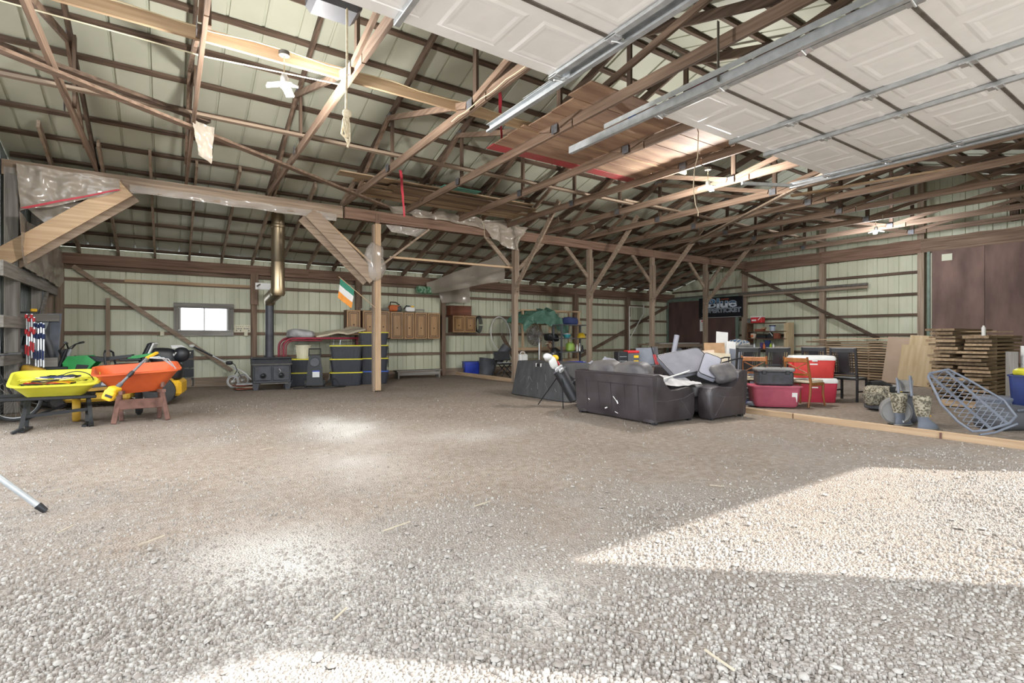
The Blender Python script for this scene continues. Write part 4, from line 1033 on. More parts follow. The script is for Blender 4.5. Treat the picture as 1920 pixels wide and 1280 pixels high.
# ---- clamps hanging on the left wall
def clamp(p, L, col, label, grp, foot=.0):
    t = thing('bar_clamp', label, 'clamp', p, 0, grp)
    MB().box((0, 0, -L / 2), (.022, .008, L), None, .002).build('bar', M_chrome, t)
    MB().box((.0, -.03, -.05), (.035, .11, .07), None, .01).build('fixed_jaw', col, t)
    MB().box((.0, -.03, -L * foot if foot else -L * .62), (.04, .12, .09), None, .01).build('sliding_jaw', col, t)
    MB().tube([(0, -.09, -L * .62), (0, -.09, -L * .62 - .16)], .015, 8).build('handle', col, t, True)
pos = ['first', 'second', 'third', 'fourth']
for i in range(4):
    p = at(50.5 + 4.6 * i, 588 + (i % 2) * 6, 9.0); clamp(p, .88 - .05 * i, M_red, '%s red bar clamp from the left hanging on the grey wall' % pos[i], 'red clamps', .36)
for i in range(4):
    p = at(67 + 5 * i, 604 + 2 * (i % 2), 9.05); clamp(p, .78, M_navy, '%s blue bar clamp from the left hanging beside the red clamps' % pos[i], 'blue clamps', .30)
p = at(48, 588, 9.3)
o = MB().box((0, 0, 0), (.24, .12, .03)).build('clamp_ledge', M_black); o.location = at(54, 586, 9.36); tag(o, 'black bracket shelf above the red clamps', 'bracket')
o = MB().box((0, 0, 0), (.09, .07, .06), None, .015).build('tape_measure', M_gold); o.location = at(54, 586, 9.36) + Vector((.07, 0, .046)); tag(o, 'yellow tape measure on the black bracket above the clamps', 'tool')
t = thing('caulk_gun', 'small red and black hand tool hanging left of the red clamps', 'tool', at(47, 640, 9.2))
MB().tube([(0, 0, .1), (-.03, 0, -.1)], .025, 8).build('handle', M_black, t, True); MB().tube([(-.03, 0, -.1), (-.04, 0, -.16)], .028, 8).build('end_cap', M_red, t, True)
t = thing('laminate_board', 'tall grey laminated panel leaning on the left wall', 'panel', at(97, 705, 9.9))
MB().box((0, .1, .60), (.21, .03, 1.25), (R(-8), 0, R(-15)), .004).build('panel', M_bluegrey, t)
MB().box((-.14, .12, .55), (.18, .025, 1.15), (R(-8), 0, R(-15)), .004).build('panel', M_darkgrey, t)
o = MB().tube([(0, 0, 0), (.0, .05, .3), (-.1, .1, .7), (-.22, .12, 1.0)], .055, 12).build('drain_pipe', M_darkgrey, None, True); o.location = at(103, 716, 9.5); tag(o, 'dark flexible pipe leaning on the grey panel', 'pipe')
t = thing('outboard_motor', 'grey canister motor lying on the left wall rail', 'motor', at(34, 672, 9.0), 10)
MB().lathe([(.04, -.2), (.11, -.18), (.12, .0), (.11, .14), (.05, .2)], 16, (0, 0, .12), Matrix.Rotation(R(90), 4, 'Y')).build('drum', M_darkgrey, t, True)
MB().box((-.18, 0, .2), (.12, .14, .2), None, .02).build('head', M_black, t)
MB().tube([(-.16, 0, .28), (-.18, 0, .55), (-.1, 0, .68), (.0, 0, .76)], .02, 8).build('spout', M_galv, t, True)
o = MB().box((0, 0, 0), (1.0, .06, .2)).build('wall_shelf', W['gryx']); o.location = at(38, 682, 9.1) + Vector((0, .05, 0)); tag(o, 'grey weathered ledge board under the canister motor', 'shelf')
o = MB().blob((0, 0, 0), (.34, .25, .14), .5, .6, 14, 8, (0, .3, 0)).build('work_glove_bag', M_mow, None, True); o.location = at(63, 694, 9.0); tag(o, 'crumpled tan bag on the ledge below the clamps', 'bag')
t = thing('metal_sheet', 'bare grey metal sheet propped behind the hanging clamps', 'panel', at(38, 735, 9.7))
MB().box((.1, .06, .75), (.9, .015, 1.5), (R(-4), 0, 0)).build('sheet', M_leftsteel, t)
MB().box((.1, .03, 1.42), (.92, .02, .14), (R(-4), 0, 0)).build('rail', W['gryx'], t)
t = thing('storage_box', 'dark box standing under the clamps ledge', 'box', at(58, 745, 9.2))
MB().box((.1, .1, .25), (.8, .4, .5), None, .03).build('box_body', M_darkgrey, t); MB().box((.1, .1, .52), (.84, .44, .05), None, .01).build('lid', M_black, t)

# ---- tripod leg at the lower left
p = G(86, 958)
t = thing('tripod_stand', 'silver tripod leg with black rubber foot at the lower left edge', 'tripod', (p.x - .62, p.y + .05, 0))
apex = Vector((-.35, .1, 1.05))
for k, f in enumerate(((.62, -.05, .0), (-.95, -.5, .0), (-.8, .8, .0))):
    f = Vector(f); d = (apex - f).normalized()
    lg = MB().tube([f + d * .05, apex], .021, 12).build('leg', M_galv, t, True)
    MB().tube([f, f + d * .07], [.020, .027], 12).build('foot', M_black, lg, True)
MB().tube([apex - Vector((0, 0, .1)), apex + Vector((0, 0, .35))], .03, 12).build('column', M_galv, t, True)

# ---- black crates, golf trolley, scraps
t = thing('plastic_shelf', 'black slatted plastic shelf crates beside the golf trolley', 'crate', G(349, 725), -6)
for k in range(4):
    z = .02 + .24 * k
    c_ = MB(); c_.box((0, .15, z + .01), (.34, .42, .02))
    for x in (-.16, .16):
        c_.box((x, -.05, z + .12), (.03, .03, .2)); c_.box((x, .35, z + .12), (.03, .03, .2))
    for zz in (.05, .1, .15, .2): c_.box((0, .36, z + zz), (.34, .01, .03)); c_.box((-.165, .15, z + zz), (.01, .42, .03)); c_.box((.165, .15, z + zz), (.01, .42, .03))
    c_.box((0, -.05, z + .19), (.34, .02, .06)); c_.box((0, -.045, z + .05), (.34, .015, .08)); c_.box((0, .1, z + .1), (.3, .3, .14)); c_.build('crate', M_black, t)
p = G(437, 727)
t = thing('golf_trolley', 'folded golf push trolley with one white-walled wheel leaning by the stove', 'trolley', (p.x, p.y, 0), -20)
wheel_parts(t, (0, 0, .165), .165, .022, (.2, 1, 0), 14, M_whitep, M_cloth)
wheel_parts(t, (.12, .45, .165), .165, .022, (.2, 1, 0), 14, M_whitep, M_cloth)
MB().tube([(.55, -.05, .08), (.3, .0, .36), (-.12, .05, .62)], .014, 8).build('lower_frame', M_whitep, t, True)
MB().tube([(-.12, .05, .62), (-.5, .1, .82), (-.9, .12, 1.02)], .014, 8).build('handle_tube', M_galv, t, True)
MB().tube([(-.5, .1, .82), (-.95, .12, 1.06)], .024, 8).build('grip', M_black, t, True)
MB().blob((-.98, .12, 1.08), (.12, .1, .07), .6, .6, 12, 8).build('handle_loop', M_whitep, t, True)
MB().tube([(0, 0, .165), (.1, .05, .42), (-.1, .05, .62)], .012, 8).build('wheel_strut', M_galv, t, True)
MB().tube([(.12, .45, .165), (.1, .05, .42)], .012, 8).build('wheel_strut', M_galv, t, True)
MB().blob((-.1, .05, .64), (.16, .12, .1), .6, .6, 12, 8).build('hinge_block', M_black, t, True)
MB().tube([(-.05, .0, .66), (.05, -.04, .6), (.1, -.02, .45), (.04, 0, .35)], .010, 6).build('strap', M_black, t, True)
for i, (dx, dy, z, a, mt, lb) in enumerate(((0, 0, .02, 10, M_dirtob, 'reddish scrap board at the bottom of the pile by the stove'), (.05, .04, .06, -15, M_cream, 'pale folded board in the scrap pile by the stove'), (-.02, .0, .10, 30, M_dirtob, 'brown scrap board in the pile by the stove'), (.04, -.02, .135, -5, M_cloth, 'top pale board of the scrap pile by the stove'))):
    p = G(459, 731); o = MB().box((0, 0, 0), (.42, .26, .022), (R(random.uniform(-4, 4)), R(random.uniform(-6, 6)), 0)).build('scrap_board', mt); o.location = (p.x + dx, p.y + .1 + dy, z + .01); o.rotation_euler = (0, 0, R(a)); tag(o, lb, 'board', 'scrap pile by the stove')

# ---- wood stove and chimney
p = G(511, 730); SX, SY = p.x, p.y + .22
t = thing('wood_stove', 'dark cast iron wood stove with two doors and a stepped top', 'stove', (SX, SY, 0), -4)
MB().box((0, 0, .40), (.86, .60, .46), None, .012).build('firebox', M_stove, t)
MB().prism([(-.33, .62), (.33, .62), (.33, .78), (-.22, .78)], .9, TX).build('stepped_top', M_stove, t)
MB().box((0, .03, .785), (.92, .66, .02), None, .004).build('top_plate', M_stove, t); MB().box((0, -.31, .63), (.92, .07, .02), None, .004).build('front_trim', M_galvd, t)
for s in (-1, 1):
    d = MB().box((s * .205, -.312, .41), (.38, .035, .36), None, .012).build('stove_door', M_stove, t)
    MB().lathe([(.001, 0), (.075, 0), (.075, .012), (.055, .016), (.045, .008), (.03, .02), (.001, .022)], 20, (s * .205, -.33, .36), Matrix.Rotation(R(90), 4, 'X')).build('draft_dial', M_blackm, d, True)
    MB().box((s * .34, -.335, .5), (.07, .02, .03)).build('hinge', M_stove, d)
MB().tube([(.17, -.34, .42), (.19, -.37, .46), (.15, -.38, .52)], .010, 8).build('door_handle', M_galv, t, True)
for s in (-1, 1):
    for y in (-.24, .24): MB().prism([(-.08, .18), (.08, .18), (.05, 0), (-.05, 0)], .08, Matrix.Translation((s * .36, y, 0)) @ TY).build('leg', M_stove, t)
MB().box((.04, -.42, .17), (.62, .22, .018), None, .004).build('ash_shelf', M_galvd, t)
MB().tube([(.46, -.25, .2), (.46, -.1, .2)], .02, 8).build('side_handle', M_blackm, t)
MB().lathe([(.11, .79), (.13, .80), (.13, .83), (.11, .84)], 20, (-.03, .08, 0)).build('flue_collar', M_stove, t, True)
t = thing('stove_pipe', 'black stove pipe rising into a brassy steel chimney through the roof', 'chimney', (SX - .03, SY + .02, 0))
bp_ = MB(); bp_.lathe([(.1, .8), (.1, 1.35), (.102, 1.36), (.1, 1.38), (.1, 2.28)], 20); lp = bp_.build('black_pipe', M_pipeb, t, True)
MB().tube([(0, 0, 2.15), (0, -.08, 2.28), (.04, -.5, 2.36), (.07, -.72, 2.42), (.07, -.75, 2.55)], [.12, .15, .155, .155, .15], 20).build('elbow', M_pipes, t, True)
ch = MB(); ch.lathe([(.14, 2.30), (.17, 2.36), (.155, 2.5), (.15, 2.65), (.15, 3.1), (.155, 3.11), (.15, 3.12), (.15, 3.92), (.17, 3.94), (.17, 3.99), (.15, 4.01), (.15, 4.30)], 22, (.07, -.75, 0)); ch.build('steel_chimney', M_pipes, t, True)
MB().box((.05, .5, 2.62), (.62, .02, .17)).build('wall_shield', M_whitep, t)
for x in (-.22, .3): MB().box((x, .25, 2.62), (.03, .5, .03)).build('shield_bracket', M_galvd, t)
# ---- wall plates
for px, py, lb in ((304, 625, 'small white outlet box on the girt left of the window'), (461, 626, 'small white outlet box on the girt right of the window')):
    p = onY(px, py, YB - .08); o = MB().box((0, 0, 0), (.09, .04, .12), None, .008).build('outlet_box', M_creamp); o.location = p; tag(o, lb, 'outlet')
p = onY(451, 616, YB - .05)
t = thing('wall_sign', 'cream sign board with faded hand lettering right of the window', 'sign', p)
MB().box((0, 0, 0), (.50, .012, .20)).build('board', M_creamp, t)
mk = MB()
for r_, (z, n) in enumerate(((.06, 9), (.0, 12), (-.055, 5))):
    for k in range(n):
        if (k * 7 + r_ * 3) % 5 == 2: continue
        mk.box((-.20 + .40 * k / (n - 1), -.008, z), (.018 if k % 2 else .026, .003, .012 + .012 * ((k * 3 + r_) % 3)))
mk.build('faded_lettering', M_darkgrey, t)

# ---- totes
def tote_proto(w=.80, d=.50, h=.365, body=M_tote, lidm=M_yel):
    t = thing('storage_tote', '', 'tote')
    rings = []
    def ring(w_, d_, z):
        pts = rrect(w_, d_, .04, 2); return [(x, y, z) for x, y in pts]
    mb = MB(); mb.loft([ring(w * .84, d * .82, 0), ring(w * .86, d * .84, .01), ring(w * .95, d * .94, h - .045), ring(w, d, h - .04), ring(w, d, h - .02)]); b = mb.build('tub', body, t)
    ribs = MB()
    for k in range(7):
        x = (-.36 + .12 * k) * w; ribs.bar((x * .92, -d * .43, .02), (x * 1.05, -d * .475, h - .05), .022, .02, (1, 0, 0))
    for s in (-1, 1):
        for k in range(3):
            y = (-.25 + .25 * k) * d; ribs.bar((s * w * .435, y * .9, .02), (s * w * .478, y, h - .05), .02, .022, (0, 1, 0))
    ribs.build('ribs', body, b)
    l = MB(); l.loft([ring(w * 1.03, d * 1.04, h - .028), ring(w * 1.03, d * 1.04, h - .006), ring(w * .98, d * .98, h)]); lid = l.build('lid', lidm, t)
    for s in (-1, 1): MB().box((s * w * .505, 0, h * .55), (.012, .1, h * .6), None, .004).build('handle_latch', M_galvd if s < 0 else M_tote, t)
    return t
tp = tote_proto(); tb = tote_proto(lidm=M_lidblue); tbused = False; tpused = False
GT = 'black totes stacked behind the pine post'
def place_tote(src, p, z, rz, label, sc=1.0):
    global tpused, tbused
    if src is tp and not tpused: o = tp; tpused = True
    elif src is tb and not tbused: o = tb; tbused = True
    else: o = copy_tree(src)
    o.location = (p[0], p[1], z); o.rotation_euler = (0, 0, R(rz)); o.scale = (sc, sc, 1); o['label'] = label; o['group'] = GT
pa = G(574, 724); pa.y += .28
place_tote(tp, pa, 0, -16, 'black yellow-lidded tote on the floor behind the pressure washer')
place_tote(tp, pa, .36, -16, 'upper black yellow-lidded tote carrying the white bin')
pb_ = G(655, 723); pb_.y += .28
for k, l in enumerate(('bottom', 'middle', 'top')): place_tote(tp, pb_, .36 * k, -16, 'black yellow-lidded tote at the %s of the three-high stack left of the pine post' % l, 1.04)
pc = G(707, 720); pc.y += .30
place_tote(tb, pc, 0, -16, 'black tote with blue lid at the bottom of the tall stack')
for k, l in enumerate(('second', 'third', 'topmost')): place_tote(tp, pc, .36 * (k + 1), -16, 'black yellow-lidded tote, %s in the four-high stack' % l, .98)
pd = G(622, 712); pd.y += .5
for k, l in enumerate(('lower', 'middle', 'upper')): place_tote(tp, pd, .355 * k - (0 if k else 0), -16, 'small black tote, %s one behind the three-high stack' % l, .6)
# white bin on the tote
t = thing('waste_bin', 'ribbed off-white plastic bin on the black tote', 'bin', (pa.x - .02, pa.y, .725))
mb = MB(); mb.lathe([(.001, 0), (.15, 0), (.185, .33), (.2, .335), (.2, .36), (.185, .36), (.14, .03), (.001, .03)], 20); mb.build('bin', M_creamp, t, True)
rb = MB()
for k in range(20):
    a = 2 * math.pi * k / 20; rb.bar((.152 * math.cos(a), .152 * math.sin(a), .02), (.186 * math.cos(a), .186 * math.sin(a), .32), .012, .008, (math.cos(a), math.sin(a), 0))
rb.build('ribs', M_creamp, t)
# pressure washer
p = G(592, 727)
t = thing('pressure_washer', 'black upright pressure washer with a white label in front of the totes', 'machine', (p.x, p.y + .1, 0), -14)
MB().prism([(-.2, .06), (.2, .06), (.18, .5), (.13, .84), (-.13, .84), (-.18, .5)], .2, TY).build('body', M_black, t)
MB().lathe([(.03, -.02), (.11, -.02), (.12, 0), (.11, .02), (.03, .02)], 18, (0, -.11, .66), Matrix.Rotation(R(90), 4, 'X')).build('hose_reel', M_darkgrey, t, True)
MB().box((.03, -.108, .36), (.17, .012, .17)).build('label_plate', M_whitep, t); MB().box((.03, -.112, .43), (.17, .012, .03)).build('label_band', M_blue, t)
MB().tube([(-.14, .05, .8), (-.14, .07, 1.0), (.14, .07, 1.0), (.14, .05, .8)], .018, 8).build('handle', M_black, t, True)
for s in (-1, 1):
    w1 = MB(); w1.M = Matrix.Translation((s * .22, .06, .11)) @ Matrix.Rotation(R(90), 4, 'Y'); w1.lathe([(.03, -.03), (.1, -.03), (.11, 0), (.1, .03), (.03, .03)], 16); w1.build('wheel', M_rubber, t, True)
MB().tube([(.2, -.12, .05), (.35, -.2, .2), (.5, -.1, .22), (.62, -.2, .06), (.4, -.3, .02), (.1, -.25, .02)], .012, 8).build('hose', M_black, t, True)
MB().tube([(-.5, -.25, .02), (.75, -.12, .02)], .016, 8).build('lance', M_blackm, t, True)

# ---- red tubular bed frame behind the stove with foam roll
p0 = onY(527, 670, 15.1); p1_ = onY(676, 632, 15.1)
t = thing('bed_frame', 'red tubular folding bed frame with a wire mesh deck', 'frame', (p0.x, 15.1, 0))
L = p1_.x - p0.x
for y in (-.35, .35):
    MB().tube([(0, y, .0), (0, y, 1.0)] + arc((.25, y, 1.02), .25, math.pi, math.pi / 2, 6, (1, 0, 0), (0, 0, 1)) + [(L, y, 1.27)], .03, 10).build('side_rail', M_redp, t, True)
    MB().tube([(.06, y, .0), (.06, y, .98)] + arc((.27, y, 1.0), .21, math.pi, math.pi / 2, 6, (1, 0, 0), (0, 0, 1)) + [(1.0, y, 1.21)], .014, 8).build('inner_rail', M_redp, t, True)
    MB().tube([(L, y, 1.27), (L, y, 0)], .025, 8).build('leg', M_redp, t, True)
    MB().tube([(1.5, y, 1.22), (1.35, y, .0)], .014, 8).build('strut', M_galv, t, True)
ms = MB()
for k in range(26): ms.tube([(.25 + (L - .3) * k / 25, -.34, 1.17), (.25 + (L - .3) * k / 25, .34, 1.17)], .004, 4)
for k in range(8): ms.tube([(.25, -.33 + .66 * k / 7, 1.175), (L - .05, -.33 + .66 * k / 7, 1.175)], .004, 4)
ms.build('wire_mesh', M_galvd, t)
o = drape((0, 0, 0), (1.35, -.05, .22), (1.4, .6, .3), (.02, .6, .05), .08, 20, 12, 2, 4, 0, .05).build('foam_roll', M_cream, None, True); o.location = (p0.x + .85, 14.80, 1.33); tag(o, 'cream foam mattress sheet curling on the red bed frame', 'foam')
o = MB().blob((0, 0, 0), (.72, .5, .26), .7, .7, 22, 14, None, .35, 5).build('crumpled_cloth', M_cloth, None, True); o.location = (p0.x + .52, 15.0, 1.39); tag(o, 'crumpled grey white cloth heaped beside the foam', 'cloth')

# ---- wall cabinets
def cab_door(t, x0, x1, z0, z1, y):
    w_, h_ = x1 - x0 - .012, z1 - z0 - .012
    d = MB().box(((x0 + x1) / 2, y, (z0 + z1) / 2), (w_, .022, h_), None, .004).build('cabinet_door', M_cab, t)
    cx, cz = (x0 + x1) / 2, (z0 + z1) / 2
    g = MB()
    for inset, th in ((.055, .020), (.10, .014)):
        a, b = w_ / 2 - inset, h_ / 2 - inset
        if a < .02: continue
        for p_, q_ in (((-a, -b), (a, -b)), ((a, -b), (a, b)), ((a, b), (-a, b)), ((-a, b), (-a, -b))): g.bar((cx + p_[0], y - .012, cz + p_[1]), (cx + q_[0], y - .012, cz + q_[1]), th, .006, (0, 1, 0))
    g.build('glazed_groove', M_cabd, d)
    MB().lathe([(.001, 0), (.018, 0), (.02, .012), (.001, .02)], 10, (cx, y - .012, z0 + h_ * .42), Matrix.Rotation(R(90), 4, 'X')).build('knob', M_black, d, True)
def cabinet(pxs, y, z0, z1, depth, label):
    Xs = [onY(px, 600, y).x for px in pxs]
    x0, x1 = Xs[0], Xs[-1]
    t = thing('wall_cabinet', label, 'cabinet', ((x0 + x1) / 2, y, z0), 0, 'oak kitchen cabinets on the back wall'); c = (x0 + x1) / 2
    MB().box((0, depth / 2 + .012, (z1 - z0) / 2), (x1 - x0, depth, z1 - z0)).build('carcass', M_cabs, t)
    for a, b in zip(Xs[:-1], Xs[1:]): cab_door(t, a - c, b - c, 0, z1 - z0, 0)
    return t
CY = 15.46
cabinet((650, 676), CY, 1.36, 2.12, .3, 'narrow single-door oak cabinet at the left end of the row')
cabinet((680, 706, 731), CY, 1.27, 2.12, .3, 'double-door oak cabinet behind the pine post')
cabinet((731.6, 757), CY, 1.24, 2.10, .3, 'single-door oak cabinet next to the double one behind the post')
cabinet((757.6, 777), CY, 1.24, 2.10, .3, 'narrowest single-door oak cabinet in the middle of the row')
cabinet((777.6, 801), CY, 1.24, 2.10, .3, 'single-door oak cabinet last but one in the row')
cabinet((801.6, 825), CY, 1.24, 2.10, .3, 'single-door oak cabinet at the right end next to the wall post')
cabinet((849, 871, 892), CY, 1.46, 2.04, .33, 'small double-door oak cabinet right of the wall post under a wooden box')
xx = onY(866, 580, CY).x
t = thing('wooden_box', 'reddish wooden box on top of the small cabinet', 'box', (xx, CY + .2, 2.045))
MB().box((0, 0, .155), (.80, .3, .31), None, .006).build('box_body', M_mahog, t); MB().box((0, 0, .32), (.83, .33, .025), None, .004).build('lid', M_mahog, t)
def topx(px): return onY(px, 580, CY + .15).x
t = thing('chainsaw', 'orange and black chainsaw lying on the cabinets', 'chainsaw', (topx(738), CY + .12, 2.11), 8)
MB().box((0, 0, .11), (.34, .2, .2), None, .04).build('body', M_orangebox, t); MB().box((.14, 0, .1), (.18, .21, .18), None, .03).build('engine_cover', M_darkgrey, t)
MB().box((-.48, 0, .06), (.66, .012, .07), None, .004).build('guide_bar', M_galvd, t)
MB().tube([(-.15, 0, .15), (-.12, 0, .3), (.06, 0, .3), (.2, 0, .22)], .018, 8).build('handle', M_black, t, True)
t = thing('hedge_tool', 'yellow and white power tool lying beside the chainsaw', 'tool', (topx(768), CY + .12, 2.11), -5)
MB().blob((0, 0, .09), (.32, .17, .17), .5, .5, 14, 10).build('body', M_whitep, t, True); MB().tube([(-.2, 0, .1), (-.12, 0, .2), (.06, 0, .18)], .02, 8).build('handle', M_black, t, True); MB().box((.3, 0, .08), (.36, .02, .04)).build('blade', M_galvd, t); MB().box((.06, -.04, .17), (.1, .08, .06), None, .01).build('battery', M_gold, t)
for i, px in enumerate((793, 811)):
    o = MB().blob((0, 0, 0), (.34, .24, .24), .45, .45, 14, 10, None, .15, 6, i).build('seed_bag', pm('green_white_bag', '#8fae95', .6, c2='#3c7c50', scale=14, lo=.45, hi=.55), None, True); o.location = (onY(px, 542, 15.5).x, 15.62, 2.86); tag(o, ('left' if i == 0 else 'right') + ' one of two green printed bags tucked under the wall plate', 'bag')
t = thing('hose_coil', 'dark coiled hose hanging on the right side of the small cabinet', 'hose', (onY(893, 605, CY).x + .08, CY + .1, 1.75))
for k in range(4): MB().tube(arc((.02 * k, -.02 * k, 0), .25 + .015 * k, 0, 6.1, 22, (.35, -.1, 0), (0, 0, 1)), .014, 6).build('hose_loop', M_black, t, True)
t = thing('plastic_hoop', 'large white plastic hoop leaning against the back wall', 'hoop', (onY(939, 640, 15.72).x, 15.72, 0))
MB().tube([Vector((0, 0, 1.42)) + Vector((.42 * math.cos(a), .1 * math.sin(a), .62 * math.sin(a))) for a in [2 * math.pi * k / 36 for k in range(36)]], .024, 8, True).build('hoop', M_concrete, t, True)
MB().tube([Vector((.26, .12, 1.42)) + Vector((.14 * math.cos(a), .05 * math.sin(a), .5 * math.sin(a))) for a in [2 * math.pi * k / 30 for k in range(30)]], .008, 6, True).build('inner_loop', M_concrete, t, True)
# bench
p = G(776, 707)
t = thing('low_bench', 'low grey plank bench against the back wall under the cabinets', 'bench', (p.x, p.y - .45, 0), -3)
MB().box((0, .15, .24), (1.5, .34, .04)).build('bench_top', W['gryx'], t)
for s in (-1, 1): MB().box((s * .68, .15, .11), (.04, .3, .22)).build('leg', W['gryz'], t)
MB().box((0, .0, .15), (1.36, .025, .1)).build('apron', W['gryx'], t)
# flag on the pine post
t = thing('flag', 'small green white and orange flag on a stick fixed to the pine post', 'flag', (4.14, 11.975, 1.98))
MB().tube([(0, 0, 0), (-.92, -.1, .70)], .008, 6).build('stick', W['newx'], t, True)
A0, B0 = Vector((-.88, -.1, .67)), Vector((-.56, -.06, .425))
dn = Vector((-.06, 0, -.44))
for k, mt in enumerate((pm('flag_green', '#3c8a72', .8), pm('flag_white', '#e2e0de', .8), pm('flag_orange', '#e5953f', .8))):
    a, b = A0 + dn * (k / 3), B0 + dn * (k / 3); a2, b2 = A0 + dn * ((k + 1) / 3), B0 + dn * ((k + 1) / 3)
    drape(a, b, b2, a2, .03, 10, 5, 5, 2).build('stripe', mt, t, True)

# ---- bins and clutter left of the second post
def simple_bin(name, label, p, w, d, h, mat, rz=0, tilt=0, cat='bin', taper=.85):
    t = thing(name, label, cat, p, rz)
    o = tray_mb((w, d), (w * taper, d * taper), h, 0, .05, .015).build('tub', mat, t, True); o.rotation_euler = (R(tilt), 0, 0)
    return t
p = G(892, 704); simple_bin('recycling_bin', 'bright blue recycling bin behind the curb', (p.x, p.y + .3, .0), .52, .4, .44, M_blue, -20)
p = G(880, 700); simple_bin('storage_bin', 'dark blue bin standing behind the bright blue one', (p.x - .05, p.y - .1, .0), .6, .45, .46, M_blued, -20)
p = G(922, 707)
t = thing('trash_can', 'tilted dark grey round trash can behind the curb', 'bin', (p.x, p.y + .35, .0))
o = MB().lathe([(.001, 0), (.24, 0), (.3, .55), (.31, .56), (.28, .55), (.22, .03), (.001, .03)], 24).build('can', M_darkgrey, t, True); o.rotation_euler = (0, R(9), 0); o.location = (0, 0, .04)
o = MB().lathe([(.001, -.32), (.17, -.32), (.18, .0), (.17, .32), (.001, .32)], 20).build('carpet_roll', M_darkgrey, None, True); o.location = at(941, 664, 17.2) ; o.rotation_euler = (0, R(35), R(-20)); tag(o, 'dark grey roll sticking out above the trash can', 'roll')
plank('leaning_plank', at(942, 629, 17.4), at(962, 668, 17.2), .14, .03, W['darkz'], 'dark plank leaning above the trash can', up=(0, 1, 0))
t = thing('folding_chair', 'collapsed black folding chair behind the curb next to the second post', 'chair', G(955, 712) + Vector((.25, .45, 0)))
for a, b in (((-.3, 0, 0), (.3, .1, .62)), ((.3, 0, 0), (-.3, .1, .62)), ((-.3, .3, 0), (.3, .4, .62)), ((.3, .3, 0), (-.3, .4, .62))): MB().tube([a, b], .014, 6).build('leg', M_blackm, t, True)
MB().box((0, .2, .45), (.6, .36, .03)).build('seat', M_black, t); MB().tube([(-.4, .0, .5), (.5, 0, .5)], .014, 6).build('rail', M_galv, t); MB().box((0, .36, .7), (.6, .04, .3), (R(-20), 0, 0), .01).build('backrest', M_black, t)
# ================================================================== RIGHT SIDE
# ---- stud shelving between second and third post
xa, xb, ya = 8.45, 12.2, 14.1
def SP(px): return onY(px, 640, ya).x
t = thing('stud_shelf', 'bare pine stud shelving frame holding the green tarp', 'shelf', (10, ya, 0))
for px in (980, 1031, 1085):
    for y in (0, .55): MB().box((SP(px) - 10, y, 1.12), (.04, .09, 2.24)).build('stud', W['newz'], t)
for z in (2.22, 1.78, .45, .9): 
    for y in (-.03, .58): MB().box(((SP(975) + SP(1088)) / 2 - 10, y, z), (SP(1088) - SP(975), .04, .09 if z < 2 else .05)).build('shelf_rail', W['newx'], t)
for z in (1.84, .51): MB().box(((SP(975) + SP(1088)) / 2 - 10, .27, z), (SP(1088) - SP(975), .56, .02)).build('shelf_board', M_ply, t)
# tarp
xm = (SP(976) + SP(1050)) / 2
t = thing('green_tarp', 'crumpled green tarp heaped over the stud shelving', 'tarp', (xm, ya, 1.85))
def tarpf(u, v):
    x = (u - .5) * 1.9; y = (v - .35) * 1.05
    k = 1.5 * mnoise.fractal(Vector((x * 3.4, y * 3.6, 1.3)), .8, 2, 4)
    prof = .36 * max(0, 1 - (abs(x) / .95) ** 3) * max(0, 1 - max(0, (v - .35)) * .4)
    z = prof + .12 * k
    if v < .35: z = prof - (.35 - v) / .35 * (.42 + .5 * max(0, u - .35)) + .07 * k; y = -.34 - .05 * k
    return (x, y, z)
mb = MB(); mb.sheet(tarpf, 34, 22, .006); mb.build('tarp_cloth', M_tarp, t, True, angle=25)
# fan
p = onY(1011, 690, 12.6)
t = thing('pedestal_fan', 'large round pedestal fan behind the black tub', 'fan', (p.x, 12.6, 0))
cz = 1.3 + .05
fc = onY(1003, 629, 12.6) - Vector((p.x, 12.6, 0))
MB().tube([(0, 0, 0), (0, 0, fc.z - .05)], .022, 10).build('pole', M_chrome, t, True)
MB().lathe([(.001, 0), (.25, 0), (.24, .03), (.05, .06), (.001, .06)], 20).build('base', M_blackm, t, True)
cage = MB(); R_ = .30
for sgn in (-1, 1):
    for k in range(7): cage.tube([fc + Vector((R_ * (k + 1) / 7 * math.cos(a), sgn * .08 * (1 - ((k + 1) / 7) ** 2) , R_ * (k + 1) / 7 * math.sin(a))) for a in [2 * math.pi * i / 24 for i in range(24)]], .006, 4, True)
    for i in range(20):
        a = 2 * math.pi * i / 20; cage.tube([fc + Vector((0, sgn * .08, 0)), fc + Vector((.2 * math.cos(a), sgn * .06, .2 * math.sin(a))), fc + Vector((R_ * math.cos(a), 0, R_ * math.sin(a)))], .005, 4)
cage.tube([fc + Vector((R_ * math.cos(a), 0, R_ * math.sin(a))) for a in [2 * math.pi * i / 30 for i in range(30)]], .010, 6, True)
cage.build('fan_cage', pm('fan_cage_steel', '#5d5750', .5, .4), t)
for k in range(4):
    a = k * math.pi / 2 + .4
    MB().box(fc + Vector((.14 * math.cos(a), 0, .14 * math.sin(a))), (.2, .012, .14), (R(0), -a, R(0)), .004).build('fan_blade', M_dust, t)
MB().lathe([(.001, -.1), (.06, -.09), (.075, .0), (.06, .06), (.001, .07)], 14, fc + Vector((0, .12, 0)), Matrix.Rotation(R(90), 4, 'X')).build('motor', M_black, t, True)
